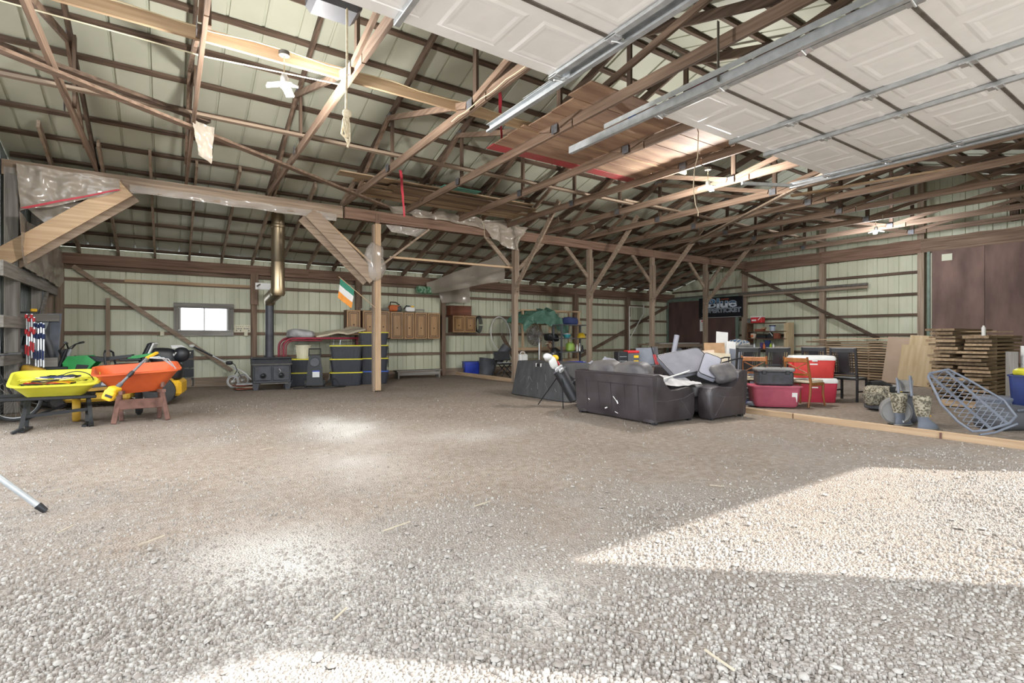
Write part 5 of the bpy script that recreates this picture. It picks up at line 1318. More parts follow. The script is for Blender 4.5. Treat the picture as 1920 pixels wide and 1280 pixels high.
# white jug left of fan
t = thing('water_container', 'white plastic jerry can beside the second post', 'container', onY(980, 679, 12.9) * 1 + Vector((0, 0, 0)))
t.location.z = .38
MB().box((0, 0, .2), (.30, .2, .40), None, .04).build('can', M_whitep, t); MB().tube([(-.09, 0, .41), (-.06, 0, .47), (.06, 0, .47), (.09, 0, .41)], .018, 8).build('handle', M_whitep, t, True); MB().box((.03, -.102, .2), (.06, .006, .03)).build('mark', M_darkgrey, t)
o = MB().box((0, 0, 0), (.5, .4, .37), None, .02).build('crate', M_darkgrey); o.location = (t.location.x, t.location.y, .19); tag(o, 'dark crate under the white jerry can', 'crate')
t = thing('rope_bundle', 'reddish brown rope bundle hanging in front of the stud shelf', 'rope', onY(1033, 650, 13.2))
kn = MB()
for k in range(7):
    a = k * .9; kn.tube(arc((0, .01 * k, .05), .10 + .012 * (k % 3), a, a + 5.2, 14, (1, 0, 0), (0, .2, 1)), .011, 5)
kn.build('coil', M_rust, t, True); MB().tube([(0, 0, -.05), (.01, 0, -.55)], .02, 6).build('peg', W['redz'], t); MB().tube([(-.1, 0, .12), (-.25, 0, .1)], .02, 6).build('end', M_cream, t)

# ---- metal shelf with its load
sx0, sx1, sy = onY(1052, 640, 12.75).x, onY(1104, 640, 12.75).x, 12.75
t = thing('metal_shelf', 'grey metal rack left of the third post', 'shelf', ((sx0 + sx1) / 2, sy, 0)); w_ = sx1 - sx0
for s in (-1, 1):
    for y in (0, .42): MB().box((s * (w_ / 2 - .02), y, .86), (.045, .045, 1.72)).build('upright', M_darkgrey, t)
for z in (1.70, 1.26, .82, .35): MB().box((0, .21, z), (w_, .46, .03)).build('shelf_tray', M_darkgrey, t)
def sh(px, z, dy=.15): return Vector((onY(px, 640, sy + dy).x, sy + dy, z))
o = MB().blob((0, 0, .12), (.50, .38, .26), .5, .6, 16, 10, None, .2, 5).build('cloth_bag', M_navy, None, True); o.location = sh(1070, 1.715); tag(o, 'dark blue bag on top of the metal rack', 'bag')
t = thing('hard_hat', 'yellow hard hat on the metal rack', 'hat', sh(1090, 1.275))
MB().lathe([(.001, .16), (.06, .155), (.11, .12), (.135, .05), (.14, 0), (.13, 0), (.001, 0)], 20).build('shell', M_hat, t, True); MB().box((0, -.13, .012), (.2, .1, .012), None, .004).build('brim', M_hat, t); MB().box((0, 0, .158), (.03, .2, .02), None, .006).build('ridge', M_hat, t)
t = thing('gas_tank', 'lime green gas cylinder on the metal rack', 'tank', sh(1069, .835))
MB().lathe([(.001, 0), (.11, 0), (.15, .04), (.15, .2), (.11, .27), (.001, .28)], 20).build('tank', M_tank, t, True); MB().tube(arc((0, 0, .3), .08, 0, 6.28, 14, (1, 0, 0), (0, 1, 0)), .012, 6).build('collar', M_tank, t, True); MB().tube([(0, 0, .27), (0, 0, .34)], .02, 8).build('valve', M_galv, t)
for i, (px, h, mt) in enumerate(((1082, .22, M_whitep), (1087, .26, M_chrome), (1092, .2, M_black))):
    o = MB().lathe([(.001, 0), (.035, 0), (.035, h * .7), (.02, h * .8), (.02, h), (.001, h)], 12).build('flask', mt, None, True); o.location = sh(px, .835); tag(o, '%s flask standing right of the green gas cylinder' % ('white', 'steel', 'black')[i], 'bottle', 'flasks on the metal rack')
t = thing('sewing_basket', 'teal bowl of white bits on the metal rack', 'bowl', sh(1063, 1.275)); MB().lathe([(.001, 0), (.08, 0), (.14, .1), (.14, .12), (.1, .12), (.001, .08)], 16).build('bowl', M_teal, t, True); MB().blob((0, 0, .12), (.2, .2, .08), .8, .8, 12, 8, None, .4, 9).build('contents', M_cloth, t, True)
o = MB().blob((0, 0, .2), (.5, .36, .26), .6, .7, 18, 12, None, .35, 5).build('dark_jacket_heap', M_black, None, True); o.location = Vector((onY(1035, 640, 13.3).x, 13.3, 1.1)); tag(o, 'heap of dark cloth under the green tarp', 'cloth')
o = MB().blob((0, 0, .2), (.34, .3, .42), .6, .7, 18, 12, None, .3, 5, 3).build('backpack', M_black, None, True); o.location = Vector((onY(1046, 640, 12.9).x, 13.0, .55)); tag(o, 'black backpack hanging left of the metal rack', 'bag')
p = G(1079, 690); simple_bin('recycling_bin', 'bright blue bin at the foot of the metal rack', (onY(1079, 640, 12.2).x, 12.2, .18), .56, .4, .36, M_blue, -20)
o = MB().box((0, 0, 0), (.6, .45, .18), None, .02).build('crate', M_black); o.location = (onY(1079, 640, 12.2).x, 12.2, .09); tag(o, 'low black crate under the bright blue bin', 'crate')

# ---- overturned black tub behind the golf bag
t = thing('black_tub', 'big scratched black plastic tub turned upside down', 'tub', (6.98, 8.85, 0))
def ring(w, d, z, r): return [(x, y, z) for x, y in rrect(w, d, r, 6)]
M_tub = pm('scratched_black_plastic', '#4a4a4b', .6, c2='#343435', scale=9, stretch=(1, 1, .25), bump=.2)
mb = MB(); mb.loft([ring(.86, 2.16, 0, .22), ring(.88, 2.18, .015, .22), ring(.84, 2.12, .05, .2), ring(.66, 1.82, .74, .12), ring(.64, 1.80, .765, .12), ring(.5, 1.6, .77, .1)]); mb.build('tub_shell', M_tub, t, True)
MB().box((-.335, .0, .70), (.03, .14, .06)).build('handle_slot', M_black, t); 
for y in (-.08, .08): MB().box((-.345, y, .70), (.03, .018, .075)).build('slot_rim', M_whitep, t)
random.seed(5)
for k in range(9):
    y = random.uniform(-.7, .7); z = random.uniform(.12, .4); L = random.uniform(.05, .22); a = random.uniform(-1, 1)
    def sx_(zz): return -(.42 - .09 * (zz - .05) / .69) - .003
    z2 = z + L * math.cos(a); MB().bar((sx_(z), y, z), (sx_(z2), y + L * math.sin(a), z2), .004, .006, (1, 0, 0)).build('scratch', M_dust, t)

# ---- golf bag
p = G(1056, 762)
t = thing('golf_bag', 'black stand golf bag full of white-headed clubs beside the sofa', 'golf bag', (6.35, 7.2, 0))
GB = Vector((6.35, 7.2, 0)); tpv = at(1050, 696, 9.75) - GB; bx = at(1080, 742, 9.6) - GB; bx.z = .12
MB().tube([bx, bx.lerp(tpv, .3), bx.lerp(tpv, .7), tpv], [.12, .13, .125, .13], 14).build('bag_body', M_black, t, True)
MB().tube([tpv, tpv + (tpv - bx).normalized() * .03], [.138, .138], 14).build('bag_rim', M_darkgrey, t, True)
MB().blob(bx.lerp(tpv, .45) + Vector((.12, -.05, -.02)), (.16, .14, .36), .5, .6, 12, 10, (0, R(-22), 0)).build('side_pocket', M_black, t, True)
for a, b in ((tpv + Vector((-.05, -.06, -.03)), G(1009, 758) - GB), (tpv + Vector((-.03, -.09, -.03)), G(1056, 766) - GB)): MB().tube([a, b], .010, 6).build('stand_leg', M_blackm, t, True)
MB().tube([tpv + Vector((.1, 0, 0)), tpv.lerp(bx, .3) + Vector((.16, -.1, 0)), tpv.lerp(bx, .7) + Vector((.16, -.1, 0)), bx + Vector((.1, 0, .1))], .016, 6).build('strap', M_black, t, True)
up = (tpv - bx).normalized()
heads = [(M_whitep, -.24, -.1, .32, 1), (M_whitep, -.12, .02, .30, 1), (M_hat, -.02, -.04, .28, 1), (M_whitep, -.16, -.08, .2, 1), (M_chrome, -.20, -.14, .06, 0), (M_chrome, -.10, -.16, .04, 0), (M_chrome, -.04, -.12, .10, 0), (M_red, .1, .0, .22, 2), (M_black, .04, .06, .34, 1)]
hn = ('white driver cover', 'white fairway cover', 'yellow ball cover', 'long white cover')
for i, (mt, dx, dy, h, kd) in enumerate(heads):
    q = tpv + up * h + Vector((dx * .7, dy, 0))
    sh_ = MB().tube([tpv - up * .1 + Vector((dx * .2, dy * .3, 0)), q], .008, 6).build('club_shaft', M_chrome, t, True)
    if kd == 1: MB().blob(q, (.20, .15, .13) if i != 3 else (.15, .12, .26), .8, .8, 14, 10, (0, .4, i)).build('club_head', mt, sh_, True)
    elif kd == 0: MB().blob(q, (.13, .05, .085), .6, .6, 12, 8, (0, -.4, .3)).build('club_head', mt, sh_, True)
    else: MB().tube([q, q - up * .22], .022, 8).build('club_grip', mt, sh_, True)

# ---- sofas
def couch(name, label, loc, rz, L, D, cushions, top=.74, back_cush=True):
    """seat faces +x, back panel at x=0, length along y"""
    t = thing(name, label, 'sofa', loc, rz)
    prof = [(0.03, .025), (0, .08), (-.03, .45), (-.045, top - .03), (-.02, top), (.10, top + .01), (.20, top - .03), (.24, .42), (.26, .1)]
    rings = [[(x, y, z) for x, z in prof] for y in (0.0, .02, L - .02, L)]
    for r_, q in ((0, .012), (3, .012)): rings[r_] = [(x * .98, y, z * .99) for x, y, z in rings[r_]]
    mb = MB(); mb.loft(rings); bk = mb.build('back_panel', M_leather, t, True)
    sm = MB()
    for k in range(1, 6):
        y = L * k / 6; sm.tube([(-.006, y, .14), (-.036, y, .46), (-.049, y, top - .16)], .004, 5)
    sm.tube([(-.045, .01, top - .17), (-.045, L - .01, top - .17)], .004, 5)
    sm.tube([(-.047, .0, top - .02), (-.047, L, top - .02)], .011, 6)
    sm.build('seam', M_leather, bk, True)
    MB().box((.55, L / 2, .23), (.72, L - .1, .26), None, .04).build('seat_base', M_leather, t)
    ap = [(0, .03), (D - .02, .02), (D + .02, .10), (D + .03, .4), (D - .02, .50), (D - .16, .535), (D * .55, .50), (D * .38, .50), (D * .24, .60), (D * .14, top - .02), (.02, top)]
    for y in (.12, L - .12):
        mb = MB(); mb.rprism(ap, .25, .05, Matrix.Translation((0, y, 0)) @ TY); arm = mb.build('arm', M_leather, t, True)
        ys_ = y - .128 if y < L / 2 else y + .128
        s2 = MB(); s2.tube([(D - .02, ys_, .44), (D * .7, ys_, .36), (D * .3, ys_, .34), (.03, ys_, .36)], .0035, 5); s2.tube([(D * .62, ys_, .36), (D * .9, ys_, .08)], .0035, 5); s2.build('arm_seam', M_leatherd, arm, True)
    n = cushions; cw = (L - .5) / n
    for k in range(n):
        yc = .25 + cw * (k + .5)
        MB().blob((.60, yc, .43), (.72, cw * .98, .2), .35, .3, 18, 10).build('seat_cushion', M_leatherd, t, True)
        if back_cush: MB().blob((.17, yc, .70), (.30, cw * 1.12, .44), .6, .5, 20, 12, (0, R(-8), 0), .05, 5, k).build('back_cushion', M_leatherd, t, True)
    for x in (.06, D - .08):
        for y in (.06, L - .06): MB().box((x, y, .02), (.07, .07, .04)).build('foot', M_black, t)
    return t
couch('loveseat', 'dusty black leather loveseat seen from behind, with torn back', (5.93, 5.08, 0), 0, 1.72, .93, 2)
SO = bpy.data.objects['loveseat']
for z0, y0, z1, y1, w_ in ((.36, .80, .28, .72, .012), (.30, .72, .25, .70, .02), (.17, .93, .15, .99, .02), (.12, .76, .10, .70, .008), (.27, 1.38, .25, 1.35, .01)):
    MB().bar((-.042 + .0, y0, z0), (-.036, y1, z1), .005, w_, (0, 0, 1)).build('leather_tear', M_whitep, SO)
couch('loveseat', 'black leather loveseat facing the other one, nearer the curb', (7.92, 6.62, 0), 180, 1.75, .93, 2, .76, False)
# things piled on the sofas
RV, FV, UV = Vector((FY, -FX, 0)), Vector((FX, FY, 0)), Vector((0, 0, 1))
def facing(tilt, roll=0.0, turn=0.0):
    """x to the right of the room axis, y up a slope leaning back by (90-tilt)"""
    m = Matrix.Rotation(R(turn), 3, 'Z'); x = m @ RV; f = m @ FV
    y = f * math.cos(R(tilt)) + UV * math.sin(R(tilt)); z = x.cross(y)
    mm = Matrix((x, y, z)).transposed() @ Matrix.Rotation(R(roll), 3, 'Z')
    return mm.to_euler()
def cushion_pad(name, label, p, s, rot, mat, cat='pad', pipe=True):
    t = thing(name, label, cat, p); t.rotation_euler = rot
    MB().blob((0, 0, 0), s, .25, .2, 28, 10, None, .03, 3).build('pad', mat, t, True)
    if pipe:
        a, b = s[0] / 2 * .97, s[1] / 2 * .97
        MB().tube([(x, y, s[2] * .40) for x, y in rrect(2 * a, 2 * b, .06, 3)], .009, 6, True).build('piping', M_black, t, True)
    return t
cushion_pad('mattress_pad', 'large grey padded mat tilted over the facing sofas', at(1287, 680, 8.75), (.92, .56, .09), facing(38, 14, 10), M_pad)
cushion_pad('mattress_pad', 'lighter grey quilted pad standing behind the pillow', at(1330, 688, 8.6), (.62, .30, .10), facing(40, 55, 10), M_padl)
film('throw_cloth', 'rumpled light grey cloth heaped at the middle of the sofas', ((6.2, 6.2, .60), (7.2, 6.6, .66), (7.0, 7.2, .95), (6.15, 6.9, .80)), .14, M_padl, 'cloth', nu=18, nv=14, fr=2.6)
o = MB().blob((0, 0, 0), (.46, .34, .17), .55, .4, 24, 12, None, .04, 5).build('pillow', M_leatherd, None, True); o.location = at(1358, 699, 8.45); o.rotation_euler = facing(48, 12, 10); tag(o, 'dusty leather pillow standing on the right loveseat', 'pillow')
film('throw_cloth', 'pale wrinkled sheet spilling over the loveseat arm', ((6.15, 5.2, .56), (7.0, 5.05, .56), (7.2, 5.5, .60), (6.3, 5.6, .72)), .05, M_cloth, 'cloth', nu=16, nv=10, fr=4)
MB().blob((0, 0, 0), (.5, .7, .3), .6, .6, 18, 10, None, .1, 4).build('bolster', M_leatherd, None, True)
o = bpy.data.objects['bolster']; o.location = (6.9, 7.0, .62); tag(o, 'dusty dark bolster between the sofas beside the tool boxes', 'cushion')
cable('trim_pole', [(6.3, 5.35, .62), (7.35, 5.45, .76)], .012, M_whitep, 'thin white pole lying across the grey pads', 'pole')
o = MB().tube([(-.26, 0, -.91), (0, 0, 0), (.12, .0, .42)], [.05, .05, .055], 12).build('foam_tube', M_padl, None, True); o.location = (8.75, 7.0, .92); tag(o, 'lilac grey foam tube sticking up behind the pads', 'tube')
# low table with tool boxes behind the loveseat
p = at(1150, 690, 12.2)
t = thing('folding_table', 'dark folding table carrying the tool boxes', 'table', (p.x + .5, p.y - .2, 0), -20)
MB().box((0, 0, .62), (1.7, .6, .04), None, .01).build('table_top', M_darkgrey, t)
for s in (-1, 1):
    for y in (-.25, .25): MB().tube([(s * .75, y, 0), (s * .7, y, .6)], .016, 8).build('leg', M_blackm, t, True)
TB = t
def onT(x, y, z=.642): return TB.matrix_basis @ Vector((x, y, z))
t = thing('tool_case', 'flat red tool case at the left end of the folding table', 'tool box', onT(-.72, -.1), -20); MB().box((0, 0, .05), (.36, .22, .09), None, .015).build('case', M_red, t); MB().tube([(-.06, -.11, .07), (-.05, -.14, .07), (.05, -.14, .07), (.06, -.11, .07)], .008, 6).build('handle', M_black, t)
t = thing('tool_box', 'black drawer tool box beside the yellow-labelled organiser', 'tool box', onT(-.38, -.05), -20); MB().box((0, 0, .16), (.24, .26, .31), None, .015).build('box_body', M_black, t); MB().box((0, -.135, .2), (.18, .01, .01)).build('latch', M_galv, t); MB().box((0, -.135, .1), (.18, .01, .01)).build('latch', M_galv, t)
t = thing('parts_organiser', 'stacked organiser with yellow labels and red lid', 'tool box', onT(-.10, -.05), -20); MB().box((0, 0, .14), (.30, .24, .28), None, .01).build('box_body', M_darkgrey, t); MB().box((0, 0, .31), (.30, .25, .06), None, .015).build('lid', M_red, t)
for z in (.08, .2): MB().box((.06, -.122, z), (.12, .008, .06)).build('label_plate', M_hat, t)
t = thing('flat_monitor', 'dark grey flat panel standing on the folding table', 'panel', onT(.28, .0), -20); MB().box((0, 0, .20), (.46, .03, .40), (R(-6), 0, 0), .006).build('panel', M_bluegrey, t); MB().box((0, .06, .01), (.2, .14, .02)).build('stand', M_black, t)
t = thing('flat_monitor', 'second dark panel behind the red crowbar', 'panel', onT(.58, .12), -20); MB().box((0, 0, .21), (.26, .03, .42), (R(-6), R(-4), 0), .006).build('panel', M_darkgrey, t)
t = thing('bolt_cutter', 'red handled bolt cutter leaning on the dark panel', 'tool', onT(.52, -.08), -20)
for k in (0, 1): MB().tube([(.02 + .05 * k, 0, 0), (-.03 + .04 * k, .05, .24)], .014, 8).build('handle', M_red, t, True)
MB().tube([(-.02, .05, .24), (-.07, .08, .44)], .012, 6).build('jaw', M_blackm, t, True)
t = thing('tool_bag', 'small box with an orange label at the right end of the folding table', 'box', onT(.78, .0), -20); MB().box((0, 0, .11), (.24, .2, .2), None, .01).build('box_body', M_creamp, t); MB().box((-.03, -.102, .13), (.1, .006, .06)).build('label_plate', M_orangebox, t)
t = thing('tool_box', 'grey green ammunition box with yellow label behind the sofas', 'tool box', onT(1.1, .15, .6), -20); MB().box((0, 0, .1), (.34, .2, .22), None, .01).build('box_body', pm('olive_grey', '#6f726a', .6), t); MB().box((.05, -.102, .12), (.12, .006, .05)).build('label_plate', M_hat, t)
o = MB().box((0, 0, 0), (.36, .24, .58), None, .02).build('side_stand', M_black); o.location = onT(1.1, .15, .30); tag(o, 'black stand under the grey green ammunition box', 'stand')

# ---- back right corner: workbench, white frame
t = thing('workbench', 'long timber workbench in the back right corner', 'workbench', (17.7, 13.9, 0))
MB().box((0, .35, 1.0), (3.3, .8, .05)).build('bench_top', W['palx'], t); MB().box((0, -.06, .95), (3.3, .04, .15)).build('apron', W['dustx'], t)
for x in (-1.55, 0, 1.55):
    for y in (0, .7): MB().box((x, y, .48), (.09, .09, .97)).build('leg', W['dustz'], t)
for k in range(4):
    o = MB().tube([(-1.2, 0, 0), (1.2, 0, .0)], .018, 8).build('plastic_pipe', M_concrete, None, True); o.location = (17.9 + .1 * k, 13.95 + .14 * k, 1.045); o.rotation_euler = (0, 0, R(2 * k - 3)); tag(o, '%s white plastic pipe from the front on the workbench' % pos[k], 'pipe', 'white pipes on the workbench')
plank('stored_board', (16.6, 14.55, 1.05), (19.0, 14.6, 1.05), .3, .03, W['grayx'] if 'grayx' in W else W['gryx'], 'grey board lying at the back of the workbench')
t = thing('plastic_chair', 'grey moulded chair back in front of the workbench', 'chair', (15.7, 12.6, 0), 190)
MB().blob((0, .22, .72), (.62, .1, .36), .5, .5, 18, 10).build('backrest', M_bluegrey, t, True); MB().blob((0, 0, .45), (.55, .5, .07), .4, .4, 16, 8).build('seat', M_bluegrey, t, True)
for x in (-.22, .22):
    for y in (-.2, .2): MB().tube([(x, y, .44), (x * 1.15, y * 1.1, 0)], .018, 8).build('leg', M_galv, t, True)
q = onY(1180, 630, 14.9); q2 = onY(1207, 576, 14.9)
t = thing('pipe_frame', 'white plastic pipe frame standing against the back wall', 'frame', (q.x, 14.9, 0)); wq = q2.x - q.x
for a, b in (((0, 0, 0), (0, 0, q2.z)), ((0, 0, q2.z), (wq, 0, q2.z)), ((wq, 0, q2.z + .12), (wq, 0, q2.z - .25)), ((wq, 0, q2.z - .25), (0, 0, 1.2))): MB().tube([a, b], .022, 8).build('pipe', M_concrete, t, True)

# ---- banner and notice on the end wall door
bx0 = onX(1310, 575, XR - .45); bx1 = onX(1392, 575, XR - .45)
yw = bx0.y - bx1.y; zc = 2.56; hh = .86
t = thing('banner', 'black banner with chrome blue lettering on the end wall', 'banner', (XR - .42, (bx0.y + bx1.y) / 2, zc), -90)
MB().box((0, 0, 0), (yw, .012, hh), None, .002).build('banner_sheet', pm('banner_black', '#171822', .35, c2='#12131a', rnd=0), t)
M_chr = bpy.data.materials.new('printed_chrome'); M_chr.use_nodes = True
cn = M_chr.node_tree; cb = cn.nodes['Principled BSDF']; cb.inputs['Roughness'].default_value = .4
ctc = cn.nodes.new('ShaderNodeTexCoord'); csx = cn.nodes.new('ShaderNodeSeparateXYZ'); cmr = cn.nodes.new('ShaderNodeMapRange'); crp = cn.nodes.new('ShaderNodeValToRGB')
cmr.inputs[1].default_value = 0; cmr.inputs[2].default_value = .38
cn.links.new(ctc.outputs['Object'], csx.inputs[0]); cn.links.new(csx.outputs[1], cmr.inputs[0]); cn.links.new(cmr.outputs[0], crp.inputs[0]); cn.links.new(crp.outputs[0], cb.inputs['Base Color'])
ee = crp.color_ramp.elements; ee[0].position, ee[0].color = 0, (*lin('#c9d3df'), 1); ee[1].position, ee[1].color = 1, (*lin('#4f7ea0'), 1)
for ps, cc in ((.38, '#dfe6ee'), (.45, '#2a4a6e'), (.7, '#4878a0')):
    k = ee.new(ps); k.color = (*lin(cc), 1)
M_sil = pm('printed_silver', '#c3cad3', .4, c2='#9aa3ae', rnd=0)
def text(name, s, size, x, z, y, mat, parent, sx=1.0, off=0.0, bold=0.0, rot=None, align='CENTER', ext=.002):
    cu = bpy.data.curves.new(name, 'FONT'); cu.body = s; cu.size = size; cu.align_x = align; cu.extrude = ext; cu.offset = off
    o = bpy.data.objects.new(name, cu); COL.objects.link(o)
    dg = bpy.context.evaluated_depsgraph_get(); me = bpy.data.meshes.new_from_object(o.evaluated_get(dg))
    COL.objects.unlink(o); bpy.data.objects.remove(o)
    me.materials.clear(); me.materials.append(mat)
    m = bpy.data.objects.new(name, me); COL.objects.link(m); m.parent = parent
    m.location = (x, y, z); m.rotation_euler = (R(90), 0, 0) if rot is None else rot; m.scale = (sx, 1, 1)
    return m
text('lettering_outline', 'Blue', .52, .07, .0, -.010, M_sil, t, 1.50, .028)
text('lettering', 'Blue', .52, .07, .0, -.014, M_chr, t, 1.50, .006)
text('lettering_outline', 'SUPERTICKET', .25, .05, -.21, -.010, M_sil, t, 1.18, .012)
text('lettering', 'SUPERTICKET', .25, .05, -.21, -.014, pm('printed_dark_steel', '#55606e', .4, rnd=0), t, 1.18, -.002)
MB().box((.22, -.010, .335), (.40, .004, .05)).build('red_lettering_strip', M_dirtob, t)
MB().box((.02, -.008, -.415), (yw * .9, .01, .012)).build('banner_hem', M_whitep, t)
q = onX(1319, 610, XR - .45)
t = thing('notice_sign', 'white notice with red header under the banner', 'sign', (XR - .42, q.y, q.z), -90)
MB().box((0, 0, 0), (.40, .01, .50)).build('board', M_whitep, t); MB().box((.02, -.007, .19), (.26, .004, .07)).build('red_header', M_red, t)
for k, w_ in enumerate((.2, .22, .16)): MB().box((0, -.007, .07 - .07 * k), (w_, .004, .02)).build('text_line', M_darkgrey, t)

# ---- shelf unit against the end wall
s0, s1 = onX(1401, 600, 18.9), onX(1474, 600, 18.9); wS = s0.y - s1.y
t = thing('shelf_unit', 'brown wooden shelf unit against the end wall', 'shelf', (18.9, (s0.y + s1.y) / 2, 0), -90)
for s in (-1, 1): MB().box((s * wS / 2, .2, .92), (.04 if s < 0 else .16, .4, 1.86)).build('side_panel', M_ply if s > 0 else M_cabs, t)
for z in (1.84, 1.52, 1.24, .85, .4): MB().box((0, .2, z), (wS, .4, .03)).build('shelf_board', M_cabs, t)
SU = t
def onS(u, z, y=.12): return Matrix.Translation(SU.location) @ Matrix.Rotation(R(-90), 4, 'Z') @ Vector((u * wS, y, z))
t = thing('cool_box', 'small red and white cool box on top of the shelf unit', 'cooler', onS(-.26, 1.856), -90); MB().box((0, 0, .11), (.44, .26, .22), None, .015).build('body', M_red, t); MB().box((0, 0, .235), (.46, .28, .04), None, .01).build('lid', M_whitep, t); MB().box((-.08, -.135, .1), (.18, .006, .06)).build('label_plate', M_whitep, t); MB().bar((.08, -.135, .1), (.2, -.135, .22), .006, .03).build('stripe', M_whitep, t)
t = thing('ammo_box', 'small grey box beside the cool box on the shelf unit', 'box', onS(-.46, 1.856), -90); MB().box((0, 0, .07), (.14, .2, .14), None, .01).build('box_body', M_tool, t); MB().box((0, 0, .15), (.15, .21, .02)).build('lid', M_darkgrey, t)
t = thing('storage_jar', 'clear tub with blue lid on the upper shelf', 'tub', onS(.12, 1.536), -90); MB().lathe([(.001, 0), (.09, 0), (.105, .18), (.001, .18)], 16).build('jar', M_glassj, t, True); MB().lathe([(.001, .18), (.115, .18), (.115, .22), (.001, .22)], 16).build('lid', M_blued, t, True)
t = thing('pail', 'peach pail with dark lid at the left of the middle shelf', 'pail', onS(-.38, 1.256), -90); MB().lathe([(.001, 0), (.09, 0), (.11, .19), (.001, .19)], 16).build('pail_body', M_peach, t, True); MB().lathe([(.001, .19), (.12, .19), (.12, .225), (.001, .225)], 16).build('lid', M_black, t, True); MB().box((0, -.1, .09), (.1, .03, .07)).build('label_plate', M_orangebox, t)
for u, z, s, mt, lb, nm in ((-.2, 1.536, (.34, .2, .08), M_dirtob, 'flat reddish box lying on the upper shelf', 'flat_box'), (-.1, 1.59, (.14, .14, .06), M_card, 'small cardboard box stacked on the upper shelf', 'carton'), (-.14, 1.256, (.34, .22, .13), M_black, 'black case on the middle shelf', 'case'), (.24, 1.256, (.18, .2, .2), M_dirtob, 'reddish box right on the middle shelf', 'box'), (.0, .866, (.18, .12, .32), M_navy, 'navy box with white print on the lower shelf', 'box'), (-.14, .866, (.14, .12, .22), M_purple, 'purple box on the lower shelf', 'box'), (.32, .866, (.3, .15, .09), M_peach, 'pale carton at the right of the lower shelf', 'carton')):
    o = MB().box((0, 0, s[2] / 2), s, None, .006).build(nm, mt); o.location = onS(u, z if z != 1.59 else 1.617); o.rotation_euler = (0, 0, R(-90)); tag(o, lb, 'box', 'boxes on the shelf unit')
t = thing('birdhouse', 'black toy house with white gable on the middle shelf', 'birdhouse', onS(.08, 1.256), -90); MB().prism([(-.11, 0), (.11, 0), (.11, .1), (0, .24), (-.11, .1)], .14, TY).build('house', M_black, t); MB().bar((0, -.075, .235), (.12, -.075, .09), .03, .025).build('roof_edge', M_whitep, t)
for i, (u, mt, lb) in enumerate(((-.40, M_black, 'black spray can on the lower shelf'), (-.33, M_galv, 'silver spray can on the lower shelf'), (-.07, M_orangebox, 'orange cone toy on the lower shelf'), (.10, M_lime, 'lime green toy on the lower shelf'), (.17, M_whitep, 'white plastic toy on the lower shelf'))):
    o = MB().lathe([(.001, 0), (.045, 0), (.045, .12), (.02, .17), (.015, .2), (.001, .2)], 12).build('spray_can' if i < 2 else 'toy', mt, None, True); o.location = onS(u, .866, .05); tag(o, lb, 'can' if i < 2 else 'toy')
# ---- scrap panels leaning right of the pads
def lean(name, label, px, py, d, w, h, rot, mat, th=.02, cat='panel', grp='scrap panels behind the loveseat'):
    p = at(px, py, d); o = MB().box((0, 0, h / 2), (w, th, h), None, .003).build(name, mat); o.location = (p.x, p.y, max(0.0, 0)); o.rotation_euler = tuple(R(a) for a in rot); return tag(o, label, cat, grp)
lean('leaning_offcut', 'white narrow panel sticking up highest behind the pads', 1352, 700, 12.6, .3, 1.45, (-8, 5, -30), M_whitep)
lean('leaning_offcut', 'tan cardboard sheet leaning behind the pads', 1345, 700, 12.3, .5, 1.18, (-10, 0, -34), M_card)
lean('leaning_offcut', 'tall pale strip panel leaning right of the cardboard', 1366, 700, 12.2, .22, 1.22, (-9, 8, -30), M_whitep)
lean('leaning_offcut', 'grey board leaning at the right end of the scrap panels', 1392, 700, 11.4, .55, 1.05, (-14, 6, -30), M_bluegrey)
lean('leaning_offcut', 'cream board leaning low in front of the cardboard', 1352, 705, 11.3, .5, .98, (-16, 4, -34), M_cream)
lean('leaning_offcut', 'tan offcut leaning low at the left of the scrap panels', 1332, 705, 11.4, .5, 1.02, (-12, -4, -30), M_peach)
t = thing('table_box', 'open grey tote of odds and ends behind the scrap panels', 'box', at(1385, 655, 13.2)); t.location.z = 0
MB().box((0, 0, .55), (.7, .4, 1.1), None, .01).build('box_body', M_dust, t); MB().blob((0, 0, 1.13), (.6, .34, .22), .7, .7, 16, 10, None, .5, 9).build('contents', pm('mixed_clutter', '#b9b3a6', .7, c2='#3f5c7d', scale=18, lo=.45, hi=.55), t, True)
t = thing('tube_chair', 'black tubular frame chair behind the right loveseat', 'chair', (8.85, 5.95, 0), -30)
for y in (-.25, .25):
    MB().tube([(-.25, y, 0), (-.22, y, .62), (-.1, y, .82), (.2, y, .90), (.3, y, .9)], .014, 8).build('arm_frame', M_blackm, t, True); MB().tube([(.25, y, 0), (.28, y, .9)], .014, 8).build('leg', M_blackm, t, True)
MB().box((0, 0, .45), (.5, .5, .03)).build('seat', M_black, t)

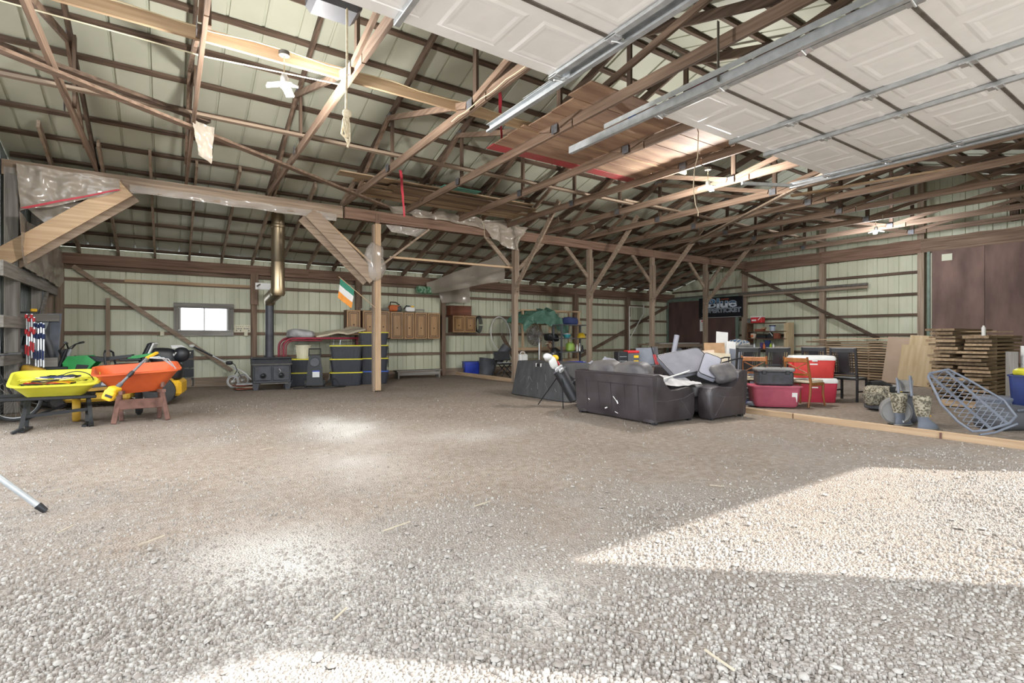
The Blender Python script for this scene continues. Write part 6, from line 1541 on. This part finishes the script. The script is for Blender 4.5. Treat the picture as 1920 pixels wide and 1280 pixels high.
# ---- chairs
def black_chair(label, loc, rz):
    """faces +x; back at x=0, width along y"""
    t = thing('slat_chair', label, 'chair', loc, rz, 'black slat-back chairs')
    W_ = .46
    for y in (0, W_):
        MB().bar((0, y, 0), (.0, y, .46), .04, .035).build('leg', M_chairb, t); MB().bar((0, y, .46), (-.08, y, 1.08), .04, .035).build('back_post', M_chairb, t); MB().bar((.42, y, 0), (.42, y, .43), .04, .04).build('leg', M_chairb, t)
        MB().bar((0, y, .2), (.42, y, .2), .025, .03).build('stretcher', M_chairb, t)
    MB().box((-.08, W_ / 2, 1.08), (.03, W_ + .04, .022)).build('top_glare', M_dust, t); MB().box((-.072, W_ / 2, 1.03), (.025, W_, .08)).build('top_rail', M_chairb, t); MB().box((-.01, W_ / 2, .56), (.025, W_, .05)).build('lower_rail', M_chairb, t)  # pale strip paints the glare along the top rail into the colour
    MB().bar((-.072, W_ / 2, 1.0), (-.012, W_ / 2, .57), .20, .014, (1, 0, 0)).build('splat', M_chairb, t)
    for y in (.07, .11, .35, .39): MB().bar((-.072, y, 1.0), (-.012, y, .57), .016, .014, (1, 0, 0)).build('slat', M_chairb, t)
    MB().box((.21, W_ / 2, .455), (.48, W_ + .02, .04), None, .012).build('seat', M_chairb, t)
black_chair('black slat-back chair farthest right, beside the leaning boards', (11.45, 4.66, 0), 0)
black_chair('black slat-back chair just behind the upper red cooler', (11.85, 5.42, 0), 3)
black_chair('black slat-back chair behind the wooden chairs, next to the shelf unit', (10.78, 5.70, 0), 56)
black_chair('leftmost black slat-back chair, beside the grey scrap board', (10.32, 6.08, 0), 56)
t = thing('tire_tube', 'thick bent black rubber hose on the floor by the black chair', 'hose', (12.2, 4.35, 0)); MB().tube([(-.2, .3, .34), (.05, .2, .36), (.22, .1, .28), (.26, .05, .1), (.26, .04, .0)], .055, 12).build('hose', M_rubber, t, True)
def oak_chair(label, loc, rz):
    t = thing('wooden_chair', label, 'chair', loc, rz, 'varnished wooden chairs'); W_ = .44
    for y in (0, W_):
        MB().tube([(-.06, y, 0), (0, y, .24), (.02, y, .46), (-.05, y, .72), (-.10, y, .93)], [.018, .022, .024, .022, .018], 8).build('back_post', M_chair, t, True)
        MB().tube([(.46, y * 1.06 - .02, 0), (.43, y, .24), (.44, y, .44)], [.016, .02, .024], 8).build('leg', M_chair, t, True)
    MB().box((-.085, W_ / 2, .87), (.03, W_, .085), None, .008).build('top_rail', M_chair, t)
    MB().box((-.03, W_ / 2, .60), (.022, W_, .04)).build('lower_rail', M_chair, t)
    for a, b in (((-.035, .04, .63), (-.065, W_ / 2, .72)), ((-.035, W_ - .04, .63), (-.065, W_ / 2, .72)), ((-.065, W_ / 2, .72), (-.075, .04, .81)), ((-.065, W_ / 2, .72), (-.075, W_ - .04, .81))): MB().bar(a, b, .014, .018).build('lattice', M_chair, t)
    for a, b in (((.22, 0, .42), (.0, 0, 0)),): pass
    MB().box((.22, 0, .42), (.44, .03, .06)).build('apron', M_chair, t); MB().box((.22, W_, .42), (.44, .03, .06)).build('apron', M_chair, t); MB().box((.44, W_ / 2, .42), (.03, W_, .06)).build('apron', M_chair, t)
    MB().blob((.23, W_ / 2, .47), (.50, W_ + .03, .06), .3, .3, 18, 8).build('seat_pad', M_cream, t, True); MB().box((.2, W_ / 2, .503), (.32, .2, .008)).build('seat_cloth', M_dust, t)
oak_chair('varnished wooden chair with a cream seat in front of the red coolers', (9.88, 4.80, 0), -3)
oak_chair('varnished wooden chair behind the black tool box', (9.75, 5.55, 0), 22)
# ---- coolers, totes
def cooler(label, loc, rz, body, w=.86, d=.44, h=.40):
    t = thing('cooler', label, 'cooler', loc, rz, 'red coolers')
    def rg(w_, d_, z): return [(x, y, z) for x, y in rrect(w_, d_, .05, 3)]
    MB().loft([rg(w * .88, d * .88, 0), rg(w * .9, d * .9, .02), rg(w * .97, d * .97, h * .78), rg(w * .97, d * .97, h * .80)]).build('body', body, t, True)
    MB().loft([rg(w, d, h * .80), rg(w * 1.01, d * 1.01, h * .9), rg(w * .94, d * .9, h), rg(w * .8, d * .7, h + .005)]).build('lid', M_whitep, t, True)
    MB().box((-.02, -d * .475, h * .62), (.14, .012, .025)).build('label_plate', M_whitep, t); MB().box((0, -d * .49, h * .8), (.1, .02, .06), None, .01).build('latch', M_whitep, t)
    for s in (-1, 1): MB().box((s * w * .485, 0, h * .6), (.03, .16, .05), None, .01).build('handle', body, t)
cooler('lower crimson red cooler on the floor under the brighter one', (10.87, 5.26, 0), -45, M_cooler2, .86, .44, .48)
cooler('upper bright red cooler with a white lid, stacked on the other', (10.86, 5.26, .487), -45, M_cooler, .80, .42, .44)
p = G(1463, 765)
t = thing('maroon_tote', 'maroon plastic tote on the floor with a black tool box on it', 'tote', (p.x + .16, p.y + .22, 0), -47)
tray_mb((.84, .50), (.70, .40), .40, 0, .08, .03).build('tub', M_maroon, t, True); MB().loft([[(x, y, .385) for x, y in rrect(.85, .51, .08)], [(x, y, .40) for x, y in rrect(.80, .46, .08)]]).build('lid', M_maroon, t)
MB().loft([[(x, y, .33) for x, y in rrect(.83, .50, .08)], [(x, y, .345) for x, y in rrect(.84, .51, .08)]]).build('rim_band', M_maroon, t)
MB().box((.30, -.232, .2), (.09, .008, .17), (R(8), 0, 0)).build('label_plate', M_whitep, t)
t = thing('tool_chest', 'dusty black tool box with a carry handle on the maroon tote', 'tool box', (p.x + .16, p.y + .22, .405), -47)
MB().box((0, 0, .13), (.62, .36, .26), None, .03).build('box_body', pm('scuffed_black', '#4a4b50', .6, c2='#303134', scale=9), t); MB().box((0, 0, .29), (.66, .39, .07), None, .025).build('lid', M_dust, t)
MB().tube([(-.14, 0, .32), (-.12, 0, .37), (.12, 0, .37), (.14, 0, .32)], .016, 8).build('handle', M_black, t, True)
for x in (-.2, .2): MB().box((x, -.19, .24), (.07, .02, .07), None, .006).build('latch', M_black, t)
p = G(1414, 758)
t = thing('minnow_bucket', 'black caged bucket on a blue base beside the maroon tote', 'bucket', (p.x, p.y + .15, 0))
MB().lathe([(.001, 0), (.15, 0), (.15, .07), (.001, .07)], 18).build('base', M_blue, t, True); MB().lathe([(.001, .07), (.13, .07), (.14, .3), (.001, .3)], 18).build('bucket', M_darkgrey, t, True)
for z in (.14, .22, .3): MB().tube(arc((0, 0, z), .148, 0, 6.1, 18, (1, 0, 0), (0, 1, 0)), .01, 6).build('band', M_dust, t, True)
o = MB().box((0, 0, .15), (.42, .3, .28), None, .03).build('cloth_box', M_cream); o.location = (p.x + .28, p.y + .55, .3); tag(o, 'beige fabric box beside the black tool box', 'box')
o = MB().box((0, 0, .15), (.42, .3, .3)).build('carton', M_darkgrey); o.location = (p.x + .28, p.y + .55, .0); tag(o, 'dark carton under the beige fabric box', 'box')
o = MB().blob((0, 0, .045), (.36, .2, .09), .6, .6, 14, 8).build('rubber_shoe', M_bluegrey, None, True); o.location = (p.x - .15, p.y - .1, 0); tag(o, 'grey rubber overshoe on the floor beside the loveseat', 'shoe')

# ---- lumber stacks
random.seed(21)
for layer in range(15):
    z = .06 + .078 * layer
    n = 2
    for k in range(n):
        L = random.uniform(3.3, 4.1) if layer < 13 else random.uniform(2.6, 3.4)
        w_ = .42 + random.uniform(-.03, .03)
        o = MB().box((0, 0, 0), (w_, L, .050)).build('rough_plank', W['paly']); o.location = (17.45 + .25 + .5 * k + random.uniform(-.03, .03), 6.8 + random.uniform(-.25, .25), z)
        tag(o, '%s rough plank from the bottom in the %s column of the long stack' % (ORD[layer], ('front', 'rear')[k]), 'plank', 'planks of the long stack along the end wall')
for s in range(3):
    for layer in range(15):
        o = MB().box((0, 0, 0), (1.0, .03, .020)).build('sticker_strip', W['palx']); o.location = (17.95, 5.6 + 1.2 * s, .02 + .078 * layer); tag(o, 'thin spacer strip between planks of the long stack', 'strip', 'spacer strips in the long stack')
plank('rough_plank', (17.5, 8.4, 1.22), (17.55, 5.0, 1.30), .16, .03, W['newy'], 'long pale plank lying slanted on top of the long stack')
random.seed(22)
for layer in range(19):
    z = .055 + .078 * layer
    for k in range(2):
        if layer > 16 and k == 1: continue
        L = random.uniform(2.1, 2.7); w_ = random.uniform(.36, .50)
        o = MB().box((0, 0, 0), (L, w_, .056 + random.uniform(-.012, .004))).build('rough_plank', W['palx']); o.location = (13.55 + L / 2 + random.uniform(-.22, .16), 3.9 - .5 * k + random.uniform(-.05, .05), z)
        tag(o, '%s rough plank from the bottom in the %s column of the end-on stack' % (ORD[layer], ('left', 'right')[k]), 'plank', 'planks of the end-on stack at the right')
    for xx in (14.0, 15.2):
        o = MB().box((0, 0, 0), (.03, 1.0, .026)).build('sticker_strip', W['paly']); o.location = (xx, 3.65, .015 + .078 * layer); tag(o, 'thin spacer strip between planks of the end-on stack', 'strip', 'spacer strips in the end-on stack')
for i, (px, w_, h_, mt, lb) in enumerate(((1682, .75, 1.32, M_board, 'tan drywall sheet leaning on the long plank stack'), (1728, .75, 1.36, M_ply, 'pale plywood sheet leaning on the plank stack'), (1716, .72, 1.1, M_ply, 'shorter pale plywood sheet leaning in front of the plywood'))):
    q = onX(px, 700, 16.85 - .12 * i); o = MB().box((0, 0, h_ / 2), (w_, .018, h_), (0, 0, 0)).build('leaning_sheet', mt); o.location = (q.x - .1 * i, q.y, 0.01); o.rotation_euler = (R(-12), R(3), R(-90)); tag(o, lb, 'board')
o = MB().lathe([(.001, 0), (.035, 0), (.035, .16), (.02, .19), (.015, .21), (.001, .21)], 14).build('spray_can', M_whitep, None, True); o.location = (13.85, 3.32, 1.33); tag(o, 'white spray can on the end-on plank stack', 'can')
for i in range(3):
    o = MB().box((0, 0, 0), (.9, .3, .04)).build('pallet_board', W['newx']); o.location = (12.6, 3.5 - .34 * i, .03); o.rotation_euler = (0, 0, R(20)); tag(o, '%s loose pale board on the floor before the end-on stack' % pos[i], 'board')

# ---- pile by the curb: drum, boots, camouflage, mesh platform
p = G(1680, 797)
t = thing('steel_drum_pot', 'round dusty grey pot lying on its side by the curb', 'pot', (p.x + .12, p.y + .05, .2), -66)
MB().lathe([(.001, -.16), (.15, -.16), (.195, -.13), (.2, .0), (.195, .12), (.17, .14), (.12, .12), (.03, .13), (.02, .15), (.001, .15)], 26, (0, 0, 0), Matrix.Rotation(R(90), 4, 'X')).build('pot_shell', M_dust, t, True)
MB().tube(arc((0, -.13, 0), .17, 0, 6.1, 24, (1, 0, 0), (0, 0, 1)), .010, 6).build('rim_ring', M_galvd, t, True)
for k in range(4):
    a = -1.2 + .06 * k; MB().bar((.10 * math.cos(a), -.15, .10 * math.sin(a)), (.17 * math.cos(a), -.15, .17 * math.sin(a)), .006, .008).build('stripe', M_whitep, t)
def boot(label, loc, rz):
    t = thing('rubber_boot', label, 'boot', loc, rz, 'camouflage rubber boots')
    rings = []
    for z, cx, rx, ry in ((.0, .06, .155, .055), (.03, .06, .16, .058), (.07, .05, .15, .055), (.11, .02, .11, .056), (.16, -.02, .075, .058), (.22, -.03, .07, .062)):
        rings.append([(cx + rx * math.cos(a), ry * math.sin(a), z) for a in [2 * math.pi * i / 18 for i in range(18)]])
    mb = MB(); mb.loft(rings, True, False); mb.build('foot', M_bluegrey, t, True)
    rings = []
    for z, cx, rx, ry in ((.19, -.03, .080, .070), (.28, -.03, .095, .085), (.40, -.035, .112, .098), (.47, -.035, .115, .10), (.47, -.035, .10, .088), (.25, -.03, .07, .06)):
        rings.append([(cx + rx * math.cos(a), ry * math.sin(a), z) for a in [2 * math.pi * i / 18 for i in range(18)]])
    mb = MB(); mb.loft(rings, False, True); mb.build('shaft', M_camo, t, True)
    MB().tube([(.06 + .165 * math.cos(a), .062 * math.sin(a), .014) for a in [2 * math.pi * i / 22 for i in range(22)]], .012, 6, True).build('sole', M_dust, t, True)
    MB().blob((.045, -.05, .2), (.02, .02, .02), 1, 1, 8, 6).build('badge', M_gold, t, True)
q = G(1738, 806); boot('nearer right camouflage rubber boot by the curb', (q.x, q.y + .03, 0), -25)
q = G(1704, 800); boot('farther left camouflage rubber boot by the curb', (q.x + .05, q.y + .12, 0), -15)
q = G(1668, 772)
o = MB().blob((0, 0, .14), (.78, .5, .30), .6, .7, 26, 14, (0, 0, .4), .35, 6).build('camouflage_bag', M_camo, None, True); o.location = (q.x + .35, q.y + .25, .12); tag(o, 'crumpled camouflage clothing heaped behind the pot', 'clothing')
o = MB().blob((0, 0, .1), (.4, .32, .22), .6, .7, 20, 12, None, .3, 8).build('camouflage_bag', M_camod, None, True); o.location = (q.x + .02, q.y + .22, .10); tag(o, 'dark camouflage bundle at the left of the heap', 'clothing')
o = MB().blob((0, 0, .1), (.42, .34, .18), .5, .6, 14, 8).build('sack', M_darkgrey, None, True); o.location = (q.x + .15, q.y + .25, .0); tag(o, 'dark sack under the camouflage clothing', 'sack')
t = thing('belt_pack', 'dark pouch with a yellow tag on the camouflage heap', 'pouch', (q.x + .26, q.y - .06, .38), -20); MB().blob((0, 0, 0), (.36, .16, .14), .5, .5, 14, 8).build('pouch', M_black, t, True); MB().box((-.08, -.085, .0), (.07, .01, .07)).build('yellow_tag', M_hat, t)
# mesh platform
base = G(1836, 808); 
t = thing('mesh_platform', 'grey expanded-metal tree stand platform tilted on the heap', 'platform', (9.16, 2.42, .18))
ex = (Vector((8.98, 2.85, .74)) - Vector((9.0, 1.98, .03))); 
c0 = Vector((9.62, 2.12, .05)); e_u = Vector((.22, .66, .70)).normalized(); e_v = Vector((.86, -.36, .20)).normalized()
org = Vector((-.60, -.22, -.13)); LU, LV = .96, .88
def pl(u, v): return org + e_u * (u * LU) + e_v * (v * LV)
outl = [(0.02, .1), (-.02, .3), (-.02, .75), (.04, .95), (.3, 1.02), (.75, .80), (.98, .66), (1, .3), (.95, .22), (.5, .02), (.2, .02)]
fr_ = MB().tube([pl(u, v) for u, v in outl], .016, 8, True).build('frame', M_bluegrey, t, True)
def inside(u, v):
    c_ = False; n = len(outl)
    for i in range(n):
        (u1, v1), (u2, v2) = outl[i], outl[(i + 1) % n]
        if (v1 > v) != (v2 > v) and u < (u2 - u1) * (v - v1) / (v2 - v1) + u1: c_ = not c_
    return c_
me_ = MB(); N = 13
for i in range(N + 1):
    for j in range(10):
        u0, v0 = i / N, j / 10
        for du in (-1, 1):
            u1, v1 = u0 + du * .5 / N, v0 + .1
            if inside(u0 + .0, v0 + .001) and inside(u1, v1): me_.bar(pl(u0 if j % 2 == 0 else u0 + .5 / N, v0), pl((u0 if j % 2 == 0 else u0 + .5 / N) + du * .5 / N, v1), .010, .006)
me_.build('mesh', M_bluegrey, t)
for v in (.30, .62): MB().bar(pl(-.02, v + .1), pl(1.0, v - .02), .03, .025).build('cross_bar', M_bluegrey, t)
MB().tube([pl(-.05, .15) - Vector((0, 0, .0)), pl(-.08, .4), pl(-.06, .85)], .014, 8).build('foot_rail', M_bluegrey, t, True)
t = thing('stand_seat', 'grey metal seat frame behind the mesh platform', 'frame', (9.35, 3.05, .42), 15)
MB().tube([(-.2, 0, 0), (-.12, .02, .18), (.05, .04, .28), (.2, .04, .26), (.26, .03, .15)], .018, 8).build('seat_loop', M_bluegrey, t, True); MB().tube([(-.26, .15, 0), (-.16, .17, .16), (.05, .2, .24), (.22, .2, .2)], .018, 8).build('seat_loop', M_bluegrey, t, True)
MB().box((0, .1, .14), (.34, .2, .015), (0, R(-25), 0)).build('seat_plate', M_dust, t); MB().blob((.0, .1, -.2), (.5, .4, .45), .6, .6, 14, 10).build('pack', M_darkgrey, t, True)
t = thing('hunting_pack', 'black cordura pack lying right of the mesh platform', 'bag', (9.95, 2.15, .0)); MB().blob((0, 0, .16), (.8, .5, .36), .6, .6, 22, 12, (0, 0, -.3), .12, 5).build('pack_body', M_darkgrey, t, True); MB().tube([(-.3, -.2, .3), (0, -.28, .3), (.3, -.3, .16), (.42, -.32, .04)], .016, 6).build('strap', M_bluegrey, t, True)
for k in range(3): MB().bar((.32 + .06 * k, -.38, .012), (.50 + .05 * k, -.16, .09), .02, .012).build('buckle', M_bluegrey, t)
p = G(1886, 797); t = simple_bin('grey_bin', 'grey plastic bin at the right behind the mesh platform', (10.55, 2.35, 0), .46, .36, .36, M_bluegrey, -30); MB().box((0, 0, .37), (.5, .4, .04), None, .01).build('lid', M_bluegrey, t)
t = simple_bin('garbage_barrel', 'dark blue barrel at the right edge with a yellow bag', (10.72, 1.95, 0), .56, .56, .74, M_blued, 0, 0, 'barrel', .78)
o = MB().blob((0, 0, 0), (.5, .5, .14), .7, .7, 18, 8, None, .3, 6).build('plastic_bag', M_barY, None, True); o.location = (10.72, 1.95, .77); tag(o, 'yellow plastic bag stuffed in the dark blue barrel', 'bag')
t = thing('drain_pipe', 'white pipe standing upright behind the dark blue barrel', 'pipe', (12.35, 2.42, 0)); MB().tube([(0, 0, 0), (0, 0, 1.15)], .055, 14).build('pipe', M_whitep, t, True)
plank('upright_board', (12.2, 2.55, 0), (12.2, 2.55, 1.05), .16, .04, W['gryz'], 'grey upright board beside the white pipe', up=(1, 0, 0))
